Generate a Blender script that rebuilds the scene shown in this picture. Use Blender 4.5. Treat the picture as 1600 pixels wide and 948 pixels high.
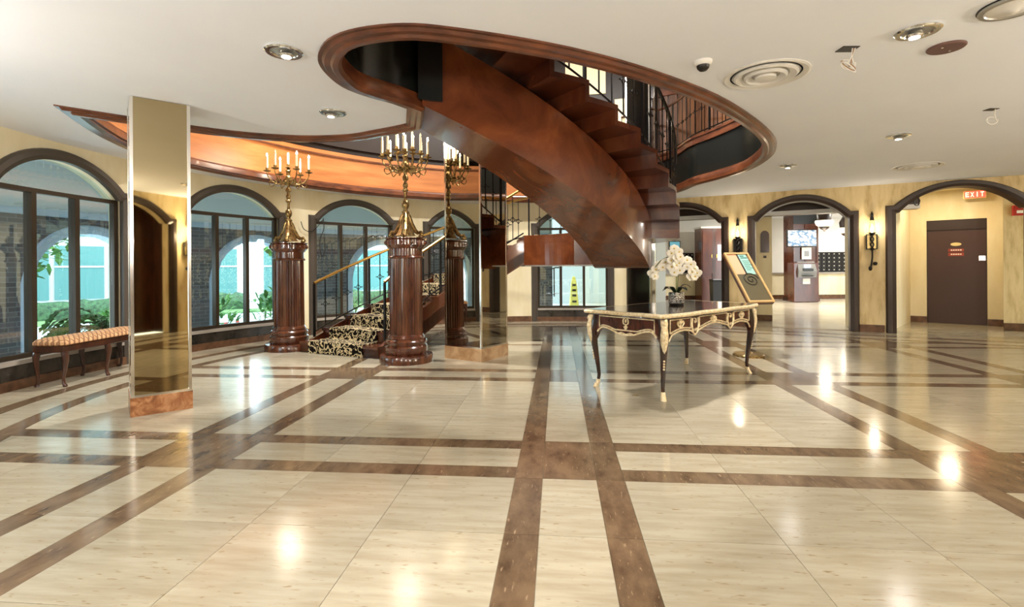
import bpy, bmesh, math, random
from math import sin, cos, pi, radians as R, sqrt
from mathutils import Vector
from mathutils.geometry import tessellate_polygon

random.seed(7)
scene = bpy.context.scene
for o in list(bpy.data.objects):
    bpy.data.objects.remove(o)
COL = scene.collection

# ------------------------------------------------------------------ camera
CAMH = 1.207
cam_d = bpy.data.cameras.new('camera')
cam_d.sensor_width = 36.0
cam_d.sensor_fit = 'HORIZONTAL'
cam_d.lens = 36.0 * 784.0 / 1600.0
cam_d.shift_y = -(474.0 - 418.0) / 1600.0
cam_d.clip_start = 0.05
cam_d.clip_end = 300
cam = bpy.data.objects.new('camera', cam_d)
COL.objects.link(cam)
cam.location = (0, 0, CAMH)
cam.rotation_euler = (R(90), R(0.4), 0)
scene.camera = cam

# ------------------------------------------------------------------ world, exposure, big lights
w = bpy.data.worlds.new('world')
scene.world = w
w.use_nodes = True
bg = w.node_tree.nodes['Background']
bg.inputs[0].default_value = (0.87, 0.96, 1.0, 1)
bg.inputs[1].default_value = 5.0
scene.view_settings.view_transform = 'Standard'
scene.view_settings.look = 'None'
scene.view_settings.gamma = 1
scene.view_settings.exposure = 0.85
scene.view_settings.use_curve_mapping = False

DOWN_W = 8.0        # watts of a ceiling downlight
WARM = (1.0, 0.87, 0.70)
COOL = (1.0, 0.955, 0.91)     # ceiling downlights

# ------------------------------------------------------------------ materials
def srgb(r, g, b):
    def f(c):
        c /= 255.0
        return c / 12.92 if c <= 0.04045 else ((c + 0.055) / 1.055) ** 2.4
    return (f(r), f(g), f(b), 1)

MATS = {}
def mat(name, col, rough=0.5, metal=0.0, spec=0.5, emit=None, estr=0.0, coat=0.0):
    m = bpy.data.materials.new(name)
    m.use_nodes = True
    p = m.node_tree.nodes['Principled BSDF']
    p.inputs['Base Color'].default_value = col
    p.inputs['Roughness'].default_value = rough
    p.inputs['Metallic'].default_value = metal
    p.inputs['Specular IOR Level'].default_value = spec
    p.inputs['Coat Weight'].default_value = coat
    p.inputs['Coat Roughness'].default_value = 0.08
    if emit:
        p.inputs['Emission Color'].default_value = emit
        p.inputs['Emission Strength'].default_value = estr
    MATS[name] = m
    return m

def noise_mat(name, c1, c2, scale=(1, 1, 1), nscale=4.0, detail=6, rough=0.5, spec=0.5, metal=0.0, coat=0.0, c3=None, contrast=(0.35, 0.65), bump=0.0, distort=0.0, coord='Object', rndoff=False):
    m = mat(name, c1, rough, metal, spec, coat=coat)
    nt = m.node_tree; N = nt.nodes; L = nt.links
    p = N['Principled BSDF']
    tc = N.new('ShaderNodeTexCoord')
    mp = N.new('ShaderNodeMapping'); mp.inputs['Scale'].default_value = scale
    L.new(tc.outputs[coord], mp.inputs['Vector'])
    vec = mp.outputs['Vector']
    if rndoff:
        oi = N.new('ShaderNodeObjectInfo')
        ge = N.new('ShaderNodeNewGeometry')
        ad = N.new('ShaderNodeMath'); ad.operation = 'ADD'
        L.new(oi.outputs['Random'], ad.inputs[0]); L.new(ge.outputs['Random Per Island'], ad.inputs[1])
        mu = N.new('ShaderNodeMath'); mu.operation = 'MULTIPLY'; mu.inputs[1].default_value = 37.0
        L.new(ad.outputs[0], mu.inputs[0])
        va = N.new('ShaderNodeVectorMath'); va.operation = 'ADD'
        L.new(vec, va.inputs[0]); L.new(mu.outputs[0], va.inputs[1])
        vec = va.outputs[0]
    nz = N.new('ShaderNodeTexNoise')
    nz.inputs['Scale'].default_value = nscale; nz.inputs['Detail'].default_value = detail
    nz.inputs['Roughness'].default_value = 0.6; nz.inputs['Distortion'].default_value = distort
    L.new(vec, nz.inputs['Vector'])
    cr = N.new('ShaderNodeValToRGB')
    cr.color_ramp.elements[0].position = contrast[0]; cr.color_ramp.elements[0].color = c1
    cr.color_ramp.elements[1].position = contrast[1]; cr.color_ramp.elements[1].color = c2
    if c3:
        e = cr.color_ramp.elements.new((contrast[0] + contrast[1]) / 2); e.color = c3
    L.new(nz.outputs['Fac'], cr.inputs['Fac'])
    L.new(cr.outputs['Color'], p.inputs['Base Color'])
    if rndoff:
        hv = N.new('ShaderNodeHueSaturation')
        mr = N.new('ShaderNodeMapRange'); mr.inputs[3].default_value = 0.9; mr.inputs[4].default_value = 1.08
        fr = N.new('ShaderNodeMath'); fr.operation = 'FRACT'
        m7 = N.new('ShaderNodeMath'); m7.operation = 'MULTIPLY'; m7.inputs[1].default_value = 7.31
        L.new(ad.outputs[0], m7.inputs[0]); L.new(m7.outputs[0], fr.inputs[0]); L.new(fr.outputs[0], mr.inputs[0])
        L.new(mr.outputs[0], hv.inputs['Value']); L.new(cr.outputs['Color'], hv.inputs['Color'])
        L.new(hv.outputs['Color'], p.inputs['Base Color'])
    if bump:
        b = N.new('ShaderNodeBump'); b.inputs['Strength'].default_value = bump; b.inputs['Distance'].default_value = 0.01
        L.new(nz.outputs['Fac'], b.inputs['Height']); L.new(b.outputs['Normal'], p.inputs['Normal'])
    return m

# travertine floor tiles: fine grain along one axis plus small dark pits
def travertine(name, base, dark, pit, rough, grain=(1.2, 9, 1)):
    m = noise_mat(name, dark, base, scale=grain, nscale=2.2, detail=8, rough=rough, spec=0.5, contrast=(0.28, 0.62), coord='Object', rndoff=True)
    nt = m.node_tree; N = nt.nodes; L = nt.links
    p = N['Principled BSDF']
    src = p.inputs['Base Color'].links[0].from_socket
    tc = N.new('ShaderNodeTexCoord'); mp = N.new('ShaderNodeMapping'); mp.inputs['Scale'].default_value = (grain[0] * 14, grain[1] * 7, 10)
    L.new(tc.outputs['Object'], mp.inputs[0])
    oi = N.new('ShaderNodeObjectInfo'); va = N.new('ShaderNodeVectorMath'); va.operation = 'ADD'
    mu = N.new('ShaderNodeMath'); mu.operation = 'MULTIPLY'; mu.inputs[1].default_value = 91.0
    L.new(oi.outputs['Random'], mu.inputs[0]); L.new(mp.outputs[0], va.inputs[0]); L.new(mu.outputs[0], va.inputs[1])
    nz = N.new('ShaderNodeTexNoise'); nz.inputs['Scale'].default_value = 1.0; nz.inputs['Detail'].default_value = 3
    L.new(va.outputs[0], nz.inputs[0])
    cr = N.new('ShaderNodeValToRGB')
    cr.color_ramp.elements[0].position = 0.635; cr.color_ramp.elements[0].color = (0, 0, 0, 1)
    cr.color_ramp.elements[1].position = 0.74; cr.color_ramp.elements[1].color = (1, 1, 1, 1)
    L.new(nz.outputs['Fac'], cr.inputs[0])
    mx = N.new('ShaderNodeMix'); mx.data_type = 'RGBA'
    L.new(cr.outputs[0], mx.inputs['Factor']); L.new(src, mx.inputs['A']); mx.inputs['B'].default_value = pit
    L.new(mx.outputs['Result'], p.inputs['Base Color'])
    return m

travertine('stone_light', srgb(180, 172, 151), srgb(159, 148, 125), srgb(142, 126, 98), 0.15)
travertine('stone_dark', srgb(122, 101, 78), srgb(82, 64, 48), srgb(150, 128, 102), 0.13, (5, 2.4, 1))
mat('grout', srgb(150, 132, 104), 0.7)
noise_mat('hall_stone', srgb(205, 195, 172), srgb(224, 216, 196), (1, 1, 1), 1.5, rough=0.16)
noise_mat('ceiling_white', srgb(233, 237, 244), srgb(237, 241, 247), (1, 1, 1), 0.8, rough=0.85, spec=0.2)
noise_mat('wall_travertine', srgb(180, 152, 102), srgb(224, 204, 158), (3, 3, 0.7), 2.6, 10, rough=0.55, spec=0.35, c3=srgb(214, 192, 142), contrast=(0.3, 0.68))
noise_mat('cream_wall', srgb(226, 212, 172), srgb(238, 228, 196), (2, 2, 0.6), 1.5, 6, rough=0.6)
noise_mat('white_wall', srgb(232, 230, 224), srgb(240, 238, 232), (1, 1, 1), 1.0, rough=0.7)
noise_mat('wood_red', srgb(58, 28, 16), srgb(106, 60, 35), (1, 1, 0.35), 2.4, 8, rough=0.26, coat=0.35, c3=srgb(86, 40, 20), contrast=(0.3, 0.7), distort=0.6)
noise_mat('wood_soffit', srgb(78, 36, 17), srgb(134, 74, 38), (0.9, 0.9, 0.9), 2.0, 8, rough=0.24, coat=0.3, c3=srgb(106, 54, 27), contrast=(0.28, 0.72), distort=0.9)
noise_mat('wood_orange', srgb(158, 94, 48), srgb(196, 128, 72), (0.6, 0.6, 5), 2.0, 7, rough=0.38, c3=srgb(178, 110, 58), contrast=(0.3, 0.7))
noise_mat('wood_trim', srgb(70, 34, 18), srgb(118, 66, 38), (2, 2, 6), 2.0, 6, rough=0.3, coat=0.3)
noise_mat('wood_dark', srgb(40, 20, 13), srgb(74, 40, 24), (3, 3, 0.6), 3.0, 7, rough=0.28, coat=0.35)
noise_mat('pedestal_wood', srgb(58, 27, 16), srgb(104, 58, 36), (5, 5, 0.7), 3.0, 7, rough=0.2, coat=0.6)
noise_mat('board_wood', srgb(70, 42, 26), srgb(120, 80, 52), (6, 6, 0.5), 2.0, 7, rough=0.45)
mat('frame_dark', srgb(44, 34, 27), 0.38)
mat('arch_dark', srgb(48, 34, 26), 0.36)
mat('window_trim', srgb(72, 64, 56), 0.42)
mat('bronze_frame', srgb(58, 48, 36), 0.35, 0.3)
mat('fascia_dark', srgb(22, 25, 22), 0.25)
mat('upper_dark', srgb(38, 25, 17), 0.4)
noise_mat('sill_marble', srgb(30, 28, 25), srgb(58, 52, 45), (2, 2, 2), 3.0, 8, rough=0.2)
noise_mat('base_marble', srgb(120, 76, 46), srgb(186, 134, 92), (1, 1, 1), 9.0, 8, rough=0.25, c3=srgb(150, 98, 60), distort=1.2)
noise_mat('tan_marble', srgb(176, 138, 98), srgb(214, 180, 140), (1, 1, 1), 6.0, 8, rough=0.25, distort=1.0)
noise_mat('baseboard_brown', srgb(72, 48, 32), srgb(112, 78, 54), (2, 2, 2), 5.0, 8, rough=0.3)
mat('mirror_bronze', (0.47, 0.38, 0.22, 1), 0.025, 1.0)
mat('mirror_grey', (0.42, 0.38, 0.31, 1), 0.02, 1.0)
mat('chrome', (0.85, 0.82, 0.76, 1), 0.16, 1.0)
mat('chrome_cool', (0.82, 0.83, 0.84, 1), 0.15, 1.0)
mat('brass', srgb(196, 160, 92), 0.26, 1.0)
noise_mat('ormolu', srgb(214, 190, 140), srgb(250, 238, 206), (1, 1, 1), 40.0, 4, rough=0.4, metal=0.35, bump=0.5)
noise_mat('antique_brass', srgb(92, 72, 42), srgb(190, 160, 104), (1, 1, 1), 25.0, 4, rough=0.3, metal=0.8, bump=0.3)
mat('iron', srgb(22, 20, 19), 0.35, 0.5)
mat('iron_dull', srgb(30, 26, 22), 0.5, 0.3)
mat('candle', srgb(242, 230, 198), 0.5, emit=srgb(255, 220, 160), estr=0.12)
mat('bulb', (1, 1, 1, 1), 0.3, emit=(1.0, 0.84, 0.6, 1), estr=45.0)
mat('lamp_glow', (1, 1, 1, 1), 0.3, emit=(1.0, 0.9, 0.75, 1), estr=4.0)
mat('bowl_glow', srgb(250, 240, 215), 0.3, emit=(1.0, 0.88, 0.68, 1), estr=0.9)
mat('white_plastic', srgb(225, 224, 220), 0.4)
mat('grey_metal', srgb(168, 166, 160), 0.3, 0.6)
mat('white_metal', srgb(222, 220, 214), 0.4)
mat('black', srgb(14, 13, 13), 0.35)
mat('black_gloss', srgb(12, 10, 9), 0.08, coat=0.5)
mat('brown_cap', srgb(104, 76, 70), 0.55)
mat('tan_cable', srgb(150, 120, 92), 0.5)
noise_mat('table_wood', srgb(26, 12, 9), srgb(64, 28, 20), (4, 4, 2), 4.0, 6, rough=0.2, coat=0.5)
noise_mat('table_panel', srgb(54, 22, 16), srgb(86, 40, 28), (5, 5, 2), 3.0, 6, rough=0.2, coat=0.5)
noise_mat('table_leather', srgb(38, 28, 22), srgb(58, 42, 32), (1, 1, 1), 10.0, 5, rough=0.1, coat=0.6)
mat('petal', srgb(246, 240, 224), 0.6)
mat('petal_heart', srgb(226, 196, 90), 0.6)
mat('leaf_dark', srgb(34, 46, 28), 0.3)
mat('stem_green', srgb(120, 128, 70), 0.5)
noise_mat('leaf_green', srgb(34, 76, 36), srgb(92, 140, 70), (1, 1, 1), 3.0, 4, rough=0.7, spec=0.15)
noise_mat('hedge_green', srgb(26, 56, 34), srgb(70, 110, 70), (1, 1, 1), 9.0, 6, rough=0.7, bump=0.8)
noise_mat('lawn_green', srgb(80, 120, 70), srgb(120, 150, 96), (1, 1, 1), 6.0, 6, rough=0.9)
mat('flower_red', srgb(206, 70, 60), 0.6)
mat('road_pale', srgb(176, 190, 192), 0.8)
mat('pavement_pale', srgb(196, 200, 200), 0.8)
mat('arcade_white', srgb(192, 208, 228), 0.6)
mat('arcade_pale', srgb(226, 230, 230), 0.8)
mat('arcade_floor', srgb(200, 204, 206), 0.5)
mat('street_white', srgb(196, 204, 206), 0.8)
mat('teal_glass', srgb(92, 140, 138), 0.3, 0.0)
mat('teal_dark', srgb(54, 128, 124), 0.2)
mat('fire_red', srgb(176, 40, 34), 0.4)
mat('door_brown', srgb(64, 38, 27), 0.4)
mat('door_head', srgb(44, 26, 18), 0.45)
mat('sign_brass', srgb(222, 196, 130), 0.35, 0.6)
mat('sign_redbrown', srgb(150, 60, 44), 0.5)
mat('paper', srgb(236, 232, 222), 0.7)
mat('exit_face', srgb(235, 96, 76), 0.5, emit=srgb(255, 90, 70), estr=0.7)
mat('exit_letter', srgb(255, 214, 190), 0.5, emit=srgb(255, 190, 160), estr=1.1)
mat('teal_paper', srgb(158, 208, 196), 0.6)
mat('ink_teal', srgb(50, 104, 98), 0.6)
mat('salmon', srgb(226, 176, 140), 0.6)
mat('olive_board', srgb(92, 84, 60), 0.5)
mat('gold_wood', srgb(206, 168, 112), 0.45)
mat('spiral_ink', srgb(46, 42, 30), 0.5)
mat('yellow_plastic', srgb(232, 214, 104), 0.5)
mat('atm_grey', srgb(132, 132, 130), 0.35, 0.3)
mat('screen_lit', srgb(220, 232, 245), 0.3, emit=srgb(220, 235, 255), estr=1.2)
mat('picture_sky', srgb(120, 196, 220), 0.4, emit=srgb(120, 196, 220), estr=0.25)
mat('mail_black', srgb(22, 18, 17), 0.35)
mat('dot_silver', srgb(220, 216, 205), 0.3)
mat('counter_grey', srgb(160, 152, 142), 0.3)
mat('wire_white', srgb(222, 218, 210), 0.5)
mat('pot_silver', srgb(196, 196, 192), 0.25, 0.7)
mat('window_glow', srgb(250, 240, 205), 0.5, emit=srgb(255, 232, 180), estr=0.28)  # upstairs daylight given as a glow of the panes

# thin window glass: clear, lightly tinted, mirror-like at grazing angles
def glass_mat(name, tint, refl):
    m = bpy.data.materials.new(name); m.use_nodes = True
    nt = m.node_tree; N = nt.nodes; L = nt.links
    N.remove(N['Principled BSDF'])
    tr = N.new('ShaderNodeBsdfTransparent'); tr.inputs[0].default_value = tint
    gl = N.new('ShaderNodeBsdfGlossy'); gl.inputs['Roughness'].default_value = 0.01
    lw = N.new('ShaderNodeLayerWeight'); lw.inputs[0].default_value = 0.5
    pw = N.new('ShaderNodeMath'); pw.operation = 'POWER'; pw.inputs[1].default_value = 4.0
    L.new(lw.outputs['Facing'], pw.inputs[0])
    fr = N.new('ShaderNodeMapRange'); fr.inputs[3].default_value = refl; fr.inputs[4].default_value = 0.7
    L.new(pw.outputs[0], fr.inputs[0])
    mx = N.new('ShaderNodeMixShader')
    L.new(fr.outputs[0], mx.inputs[0]); L.new(tr.outputs[0], mx.inputs[1]); L.new(gl.outputs[0], mx.inputs[2])
    L.new(mx.outputs[0], N['Material Output'].inputs[0])
    MATS[name] = m
glass_mat('glass', (0.88, 0.955, 0.97, 1), 0.13)
glass_mat('glass_clear', (0.97, 0.97, 0.95, 1), 0.02)

# brick of the arcade
def brick_mat():
    m = mat('arcade_brick', srgb(110, 100, 96), 0.8)
    nt = m.node_tree; N = nt.nodes; L = nt.links
    uv = N.new('ShaderNodeUVMap'); 
    b = N.new('ShaderNodeTexBrick')
    b.inputs['Color1'].default_value = srgb(92, 88, 92); b.inputs['Color2'].default_value = srgb(116, 112, 116); b.inputs['Mortar'].default_value = srgb(134, 134, 138)
    b.inputs['Scale'].default_value = 1.0; b.inputs['Brick Width'].default_value = 0.21; b.inputs['Row Height'].default_value = 0.07; b.inputs['Mortar Size'].default_value = 0.007
    L.new(uv.outputs[0], b.inputs['Vector']); L.new(b.outputs['Color'], N['Principled BSDF'].inputs['Base Color'])
brick_mat()

# black carpet with beige scrolls
def carpet_mat():
    m = mat('scroll_carpet', srgb(20, 16, 15), 0.95, spec=0.1)
    nt = m.node_tree; N = nt.nodes; L = nt.links
    tc = N.new('ShaderNodeTexCoord')
    nz = N.new('ShaderNodeTexNoise'); nz.inputs['Scale'].default_value = 7; nz.inputs['Detail'].default_value = 2
    L.new(tc.outputs['Object'], nz.inputs[0])
    ml = N.new('ShaderNodeVectorMath'); ml.operation = 'SCALE'; ml.inputs['Scale'].default_value = 0.35
    L.new(nz.outputs['Color'], ml.inputs[0])
    ad = N.new('ShaderNodeVectorMath'); ad.operation = 'ADD'
    L.new(tc.outputs['Object'], ad.inputs[0]); L.new(ml.outputs[0], ad.inputs[1])
    vo = N.new('ShaderNodeTexVoronoi'); vo.inputs['Scale'].default_value = 8; vo.feature = 'F1'
    L.new(ad.outputs[0], vo.inputs['Vector'])
    wv = N.new('ShaderNodeMath'); wv.operation = 'MULTIPLY'; wv.inputs[1].default_value = 15.0
    L.new(vo.outputs['Distance'], wv.inputs[0])
    sn = N.new('ShaderNodeMath'); sn.operation = 'SINE'; L.new(wv.outputs[0], sn.inputs[0])
    cr = N.new('ShaderNodeValToRGB')
    cr.color_ramp.elements[0].position = 0.25; cr.color_ramp.elements[0].color = srgb(22, 16, 15)
    cr.color_ramp.elements[1].position = 0.5; cr.color_ramp.elements[1].color = srgb(214, 196, 156)
    L.new(sn.outputs[0], cr.inputs[0]); L.new(cr.outputs[0], N['Principled BSDF'].inputs['Base Color'])
carpet_mat()

# woven diamond fabric of the bench
def weave_mat():
    m = mat('woven_fabric', srgb(170, 130, 92), 0.85)
    nt = m.node_tree; N = nt.nodes; L = nt.links
    tc = N.new('ShaderNodeTexCoord'); mp = N.new('ShaderNodeMapping')
    mp.inputs['Rotation'].default_value = (0, 0, R(45)); mp.inputs['Scale'].default_value = (24, 24, 24)
    L.new(tc.outputs['Object'], mp.inputs[0])
    ck = N.new('ShaderNodeTexBrick'); ck.inputs['Scale'].default_value = 1; ck.inputs['Brick Width'].default_value = 1.0; ck.inputs['Row Height'].default_value = 1.0
    ck.inputs['Mortar Size'].default_value = 0.16; ck.offset = 0
    ck.inputs['Color1'].default_value = srgb(206, 166, 120); ck.inputs['Color2'].default_value = srgb(186, 140, 96); ck.inputs['Mortar'].default_value = srgb(132, 92, 62)
    L.new(mp.outputs[0], ck.inputs['Vector']); L.new(ck.outputs[0], N['Principled BSDF'].inputs['Base Color'])
weave_mat()

# embossed bands of the silver pot
def pot_mat():
    m = MATS['pot_silver']; nt = m.node_tree; N = nt.nodes; L = nt.links
    tc = N.new('ShaderNodeTexCoord'); vo = N.new('ShaderNodeTexVoronoi'); vo.inputs['Scale'].default_value = 55; vo.distance = 'CHEBYCHEV'
    mp = N.new('ShaderNodeMapping'); mp.inputs['Scale'].default_value = (1, 1, 2.0)
    L.new(tc.outputs['Object'], mp.inputs[0]); L.new(mp.outputs[0], vo.inputs['Vector'])
    cr = N.new('ShaderNodeValToRGB'); cr.color_ramp.elements[0].position = 0.3; cr.color_ramp.elements[0].color = srgb(226, 224, 218); cr.color_ramp.elements[1].position = 0.55; cr.color_ramp.elements[1].color = srgb(60, 58, 56)
    L.new(vo.outputs['Distance'], cr.inputs[0]); L.new(cr.outputs[0], N['Principled BSDF'].inputs['Base Color'])
pot_mat()

# skyline picture on the television
def tv_mat():
    m = mat('tv_picture', srgb(150, 170, 190), 0.3)
    nt = m.node_tree; N = nt.nodes; L = nt.links
    p = N['Principled BSDF']
    tc = N.new('ShaderNodeTexCoord'); mp = N.new('ShaderNodeMapping'); mp.inputs['Scale'].default_value = (9, 1, 14)
    L.new(tc.outputs['Object'], mp.inputs[0])
    b = N.new('ShaderNodeTexVoronoi'); b.inputs['Scale'].default_value = 1.0; b.distance = 'MANHATTAN'
    L.new(mp.outputs[0], b.inputs['Vector'])
    cr = N.new('ShaderNodeValToRGB'); cr.color_ramp.elements[0].color = srgb(236, 236, 230); cr.color_ramp.elements[1].color = srgb(80, 110, 140)
    cr.color_ramp.elements[0].position = 0.35
    L.new(b.outputs['Distance'], cr.inputs[0]); L.new(cr.outputs[0], p.inputs['Base Color']); L.new(cr.outputs[0], p.inputs['Emission Color'])
    p.inputs['Emission Strength'].default_value = 0.6
tv_mat()

# ------------------------------------------------------------------ mesh helpers
class MB:
    def __init__(self):
        self.v = []; self.f = []; self.m = []
    def add(self, vs, fs, mi=0):
        n = len(self.v)
        self.v += [tuple(v) for v in vs]
        for f in fs:
            self.f.append(tuple(n + i for i in f)); self.m.append(mi)
        return self
    def box(self, x0, x1, y0, y1, z0, z1, mi=0):
        vs = [(x0, y0, z0), (x1, y0, z0), (x1, y1, z0), (x0, y1, z0), (x0, y0, z1), (x1, y0, z1), (x1, y1, z1), (x0, y1, z1)]
        return self.add(vs, [(0, 3, 2, 1), (4, 5, 6, 7), (0, 1, 5, 4), (1, 2, 6, 5), (2, 3, 7, 6), (3, 0, 4, 7)], mi)
    def cbox(self, x0, x1, y0, y1, z0, z1, c=0.01, mi=0):
        "box with chamfered vertical and top edges"
        def ring(i, z): return [(x0 + i, y0 + i + c, z), (x0 + i + c, y0 + i, z), (x1 - i - c, y0 + i, z), (x1 - i, y0 + i + c, z), (x1 - i, y1 - i - c, z), (x1 - i - c, y1 - i, z), (x0 + i + c, y1 - i, z), (x0 + i, y1 - i - c, z)]
        rs = [ring(c, z0), ring(0, z0 + c), ring(0, z1 - c), ring(c, z1)]
        return self.loft(rs, mi)
    def loft(self, rings, mi=0, caps=True, closed=True):
        n = len(rings[0]); vs = [p for r in rings for p in r]; fs = []
        for i in range(len(rings) - 1):
            for j in range(n if closed else n - 1):
                k = (j + 1) % n
                fs.append((i * n + j, i * n + k, (i + 1) * n + k, (i + 1) * n + j))
        if caps:
            fs.append(tuple(reversed(range(n)))); fs.append(tuple((len(rings) - 1) * n + j for j in range(n)))
        return self.add(vs, fs, mi)
    def prism(self, poly, z0, z1, mi=0):
        n = len(poly)
        vs = [(p[0], p[1], z0) for p in poly] + [(p[0], p[1], z1) for p in poly]
        fs = [(j, (j + 1) % n, n + (j + 1) % n, n + j) for j in range(n)]
        tri = tessellate_polygon([[Vector((p[0], p[1], 0)) for p in poly]])
        for t in tri:
            fs.append(tuple(n + i for i in t)); fs.append(tuple(reversed(t)))
        return self.add(vs, fs, mi)
    def lathe(self, prof, cx=0, cy=0, n=24, mi=0, flute=0, fr=None):
        rings = []
        for (r, z) in prof:
            ring = []
            for j in range(n):
                a = 2 * pi * j / n
                rr = r
                if flute and fr[0] <= z <= fr[1]: rr = r * (1 - 0.05 * (j % 2))
                ring.append((cx + rr * cos(a), cy + rr * sin(a), z))
            rings.append(ring)
        return self.loft(rings, mi)
    def tube(self, pts, rad, n=6, mi=0, caps=True):
        pts = [Vector(p) for p in pts]
        if not isinstance(rad, (list, tuple)): rad = [rad] * len(pts)
        rings = []; prev = None
        for i, p in enumerate(pts):
            d = (pts[min(i + 1, len(pts) - 1)] - pts[max(i - 1, 0)])
            if d.length < 1e-9: d = Vector((0, 0, 1))
            d.normalize()
            if prev is None:
                a = Vector((0, 0, 1)) if abs(d.z) < 0.9 else Vector((1, 0, 0))
                u = d.cross(a).normalized()
            else:
                u = (prev - d * prev.dot(d))
                u = u.normalized() if u.length > 1e-6 else d.orthogonal().normalized()
            prev = u; v = d.cross(u)
            rings.append([tuple(p + (u * cos(2 * pi * j / n) + v * sin(2 * pi * j / n)) * rad[i]) for j in range(n)])
        return self.loft(rings, mi, caps)
    def blob(self, c, r, n=8, m=6, mi=0):
        rx, ry, rz = r if isinstance(r, (list, tuple)) else (r, r, r)
        rings = []
        for i in range(m + 1):
            t = -pi / 2 + pi * i / m
            t = max(-pi / 2 + 0.05, min(pi / 2 - 0.05, t))
            rings.append([(c[0] + rx * cos(t) * cos(2 * pi * j / n), c[1] + ry * cos(t) * sin(2 * pi * j / n), c[2] + rz * sin(t)) for j in range(n)])
        return self.loft(rings, mi)
    def mesh(self, name, mats, smooth=False):
        me = bpy.data.meshes.new(name)
        me.from_pydata(self.v, [], self.f)
        if isinstance(mats, str): mats = [mats]
        for k in mats: me.materials.append(MATS[k])
        me.polygons.foreach_set('material_index', self.m)
        me.update()
        bm = bmesh.new(); bm.from_mesh(me)
        bmesh.ops.recalc_face_normals(bm, faces=bm.faces)
        bm.to_mesh(me); bm.free()
        if smooth:
            me.polygons.foreach_set('use_smooth', [True] * len(me.polygons))
            try: me.set_sharp_from_angle(angle=R(38))
            except Exception: pass
        return me
    def build(self, name, mats, parent=None, smooth=False, **k):
        return link(name, self.mesh(name, mats, smooth), parent, **k)

def link(name, me, parent=None, loc=None, rotz=None, label=None, cat=None, group=None, kind=None):
    o = bpy.data.objects.new(name, me)
    COL.objects.link(o)
    if parent: o.parent = parent
    if loc: o.location = loc
    if rotz is not None: o.rotation_euler = (0, 0, rotz)
    return tag(o, label, cat, group, kind)
def tag(o, label=None, cat=None, group=None, kind=None):
    if label: o['label'] = label
    if cat: o['category'] = cat
    if group: o['group'] = group
    if kind: o['kind'] = kind
    return o
def thing(name, label, cat, loc=(0, 0, 0), rotz=0, group=None, kind=None):
    return link(name, None, None, loc, rotz, label, cat, group, kind)
def struct(name, label=None, cat=None):
    return link(name, None, None, label=label, cat=cat, kind='structure')
def copy_tree(o, parent=None):
    c = o.copy(); COL.objects.link(c)
    if parent: c.parent = parent
    for ch in list(o.children): copy_tree(ch, c)
    return c
def lamp(name, typ, loc, power, color=WARM, parent=None, size=0.1, rot=(0, 0, 0), spread=None, angle=None, blend=0.6):
    d = bpy.data.lights.new(name, typ)
    d.energy = power; d.color = color
    if typ == 'AREA':
        d.shape = 'DISK'; d.size = size
        if spread: d.spread = spread
    elif typ == 'SPOT':
        d.shadow_soft_size = size; d.spot_size = angle; d.spot_blend = blend
    else:
        d.shadow_soft_size = size
    o = bpy.data.objects.new(name, d); COL.objects.link(o)
    o.location = loc; o.rotation_euler = rot
    if parent: o.parent = parent
    return o
def catmull(pts, n=6, closed=False):
    P = [Vector(p) for p in pts]; out = []; m = len(P)
    rng = range(m if closed else m - 1)
    for i in rng:
        p1, p2 = P[i], P[(i + 1) % m]
        p0 = P[(i - 1) % m] if (closed or i > 0) else p1
        p3 = P[(i + 2) % m] if (closed or i + 2 < m) else p2
        for k in range(n):
            t = k / n
            out.append(0.5 * ((2 * p1) + (p2 - p0) * t + (2 * p0 - 5 * p1 + 4 * p2 - p3) * t * t + (3 * p1 - p0 - 3 * p2 + p3) * t ** 3))
    if not closed: out.append(P[-1])
    return out

# ------------------------------------------------------------------ plan of the place
CX, CY, RW = 0.8, 5.4, 5.88            # round lobby
ZC = 2.645                             # lobby ceiling
ZU = 3.41                              # upper floor
P0 = (3.5605, 10.592); DR = (0.8829, -0.4695); NR = (0.4695, 0.8829)   # straight wall, tangent to the circle
def circ(a, off=0.0):                  # a in degrees
    return (CX + (RW + off) * cos(R(a)), CY + (RW + off) * sin(R(a)))
def circ_u(u, off=0.0):                # u = arc length from angle 0
    a = u / RW
    return (CX + (RW + off) * cos(a), CY + (RW + off) * sin(a))
def line_u(s, off=0.0):                # s = length along the right wall
    return (P0[0] + s * DR[0] + off * NR[0], P0[1] + s * DR[1] + off * NR[1])

# arched opening profiles: half width, shoulder width, springing and apex heights
def arch(du, half, sh, zs, za):
    c = half - sh
    if abs(du) >= c: return zs
    h = za - zs; rr = (c * c + h * h) / (2 * h)
    return zs + sqrt(max(0, rr * rr - du * du)) - (rr - h)
OPEN_IN = (0.78, 0.05, 2.09, 2.44)
OPEN_OUT = (0.92, 0.12, 2.20, 2.56)

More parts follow.
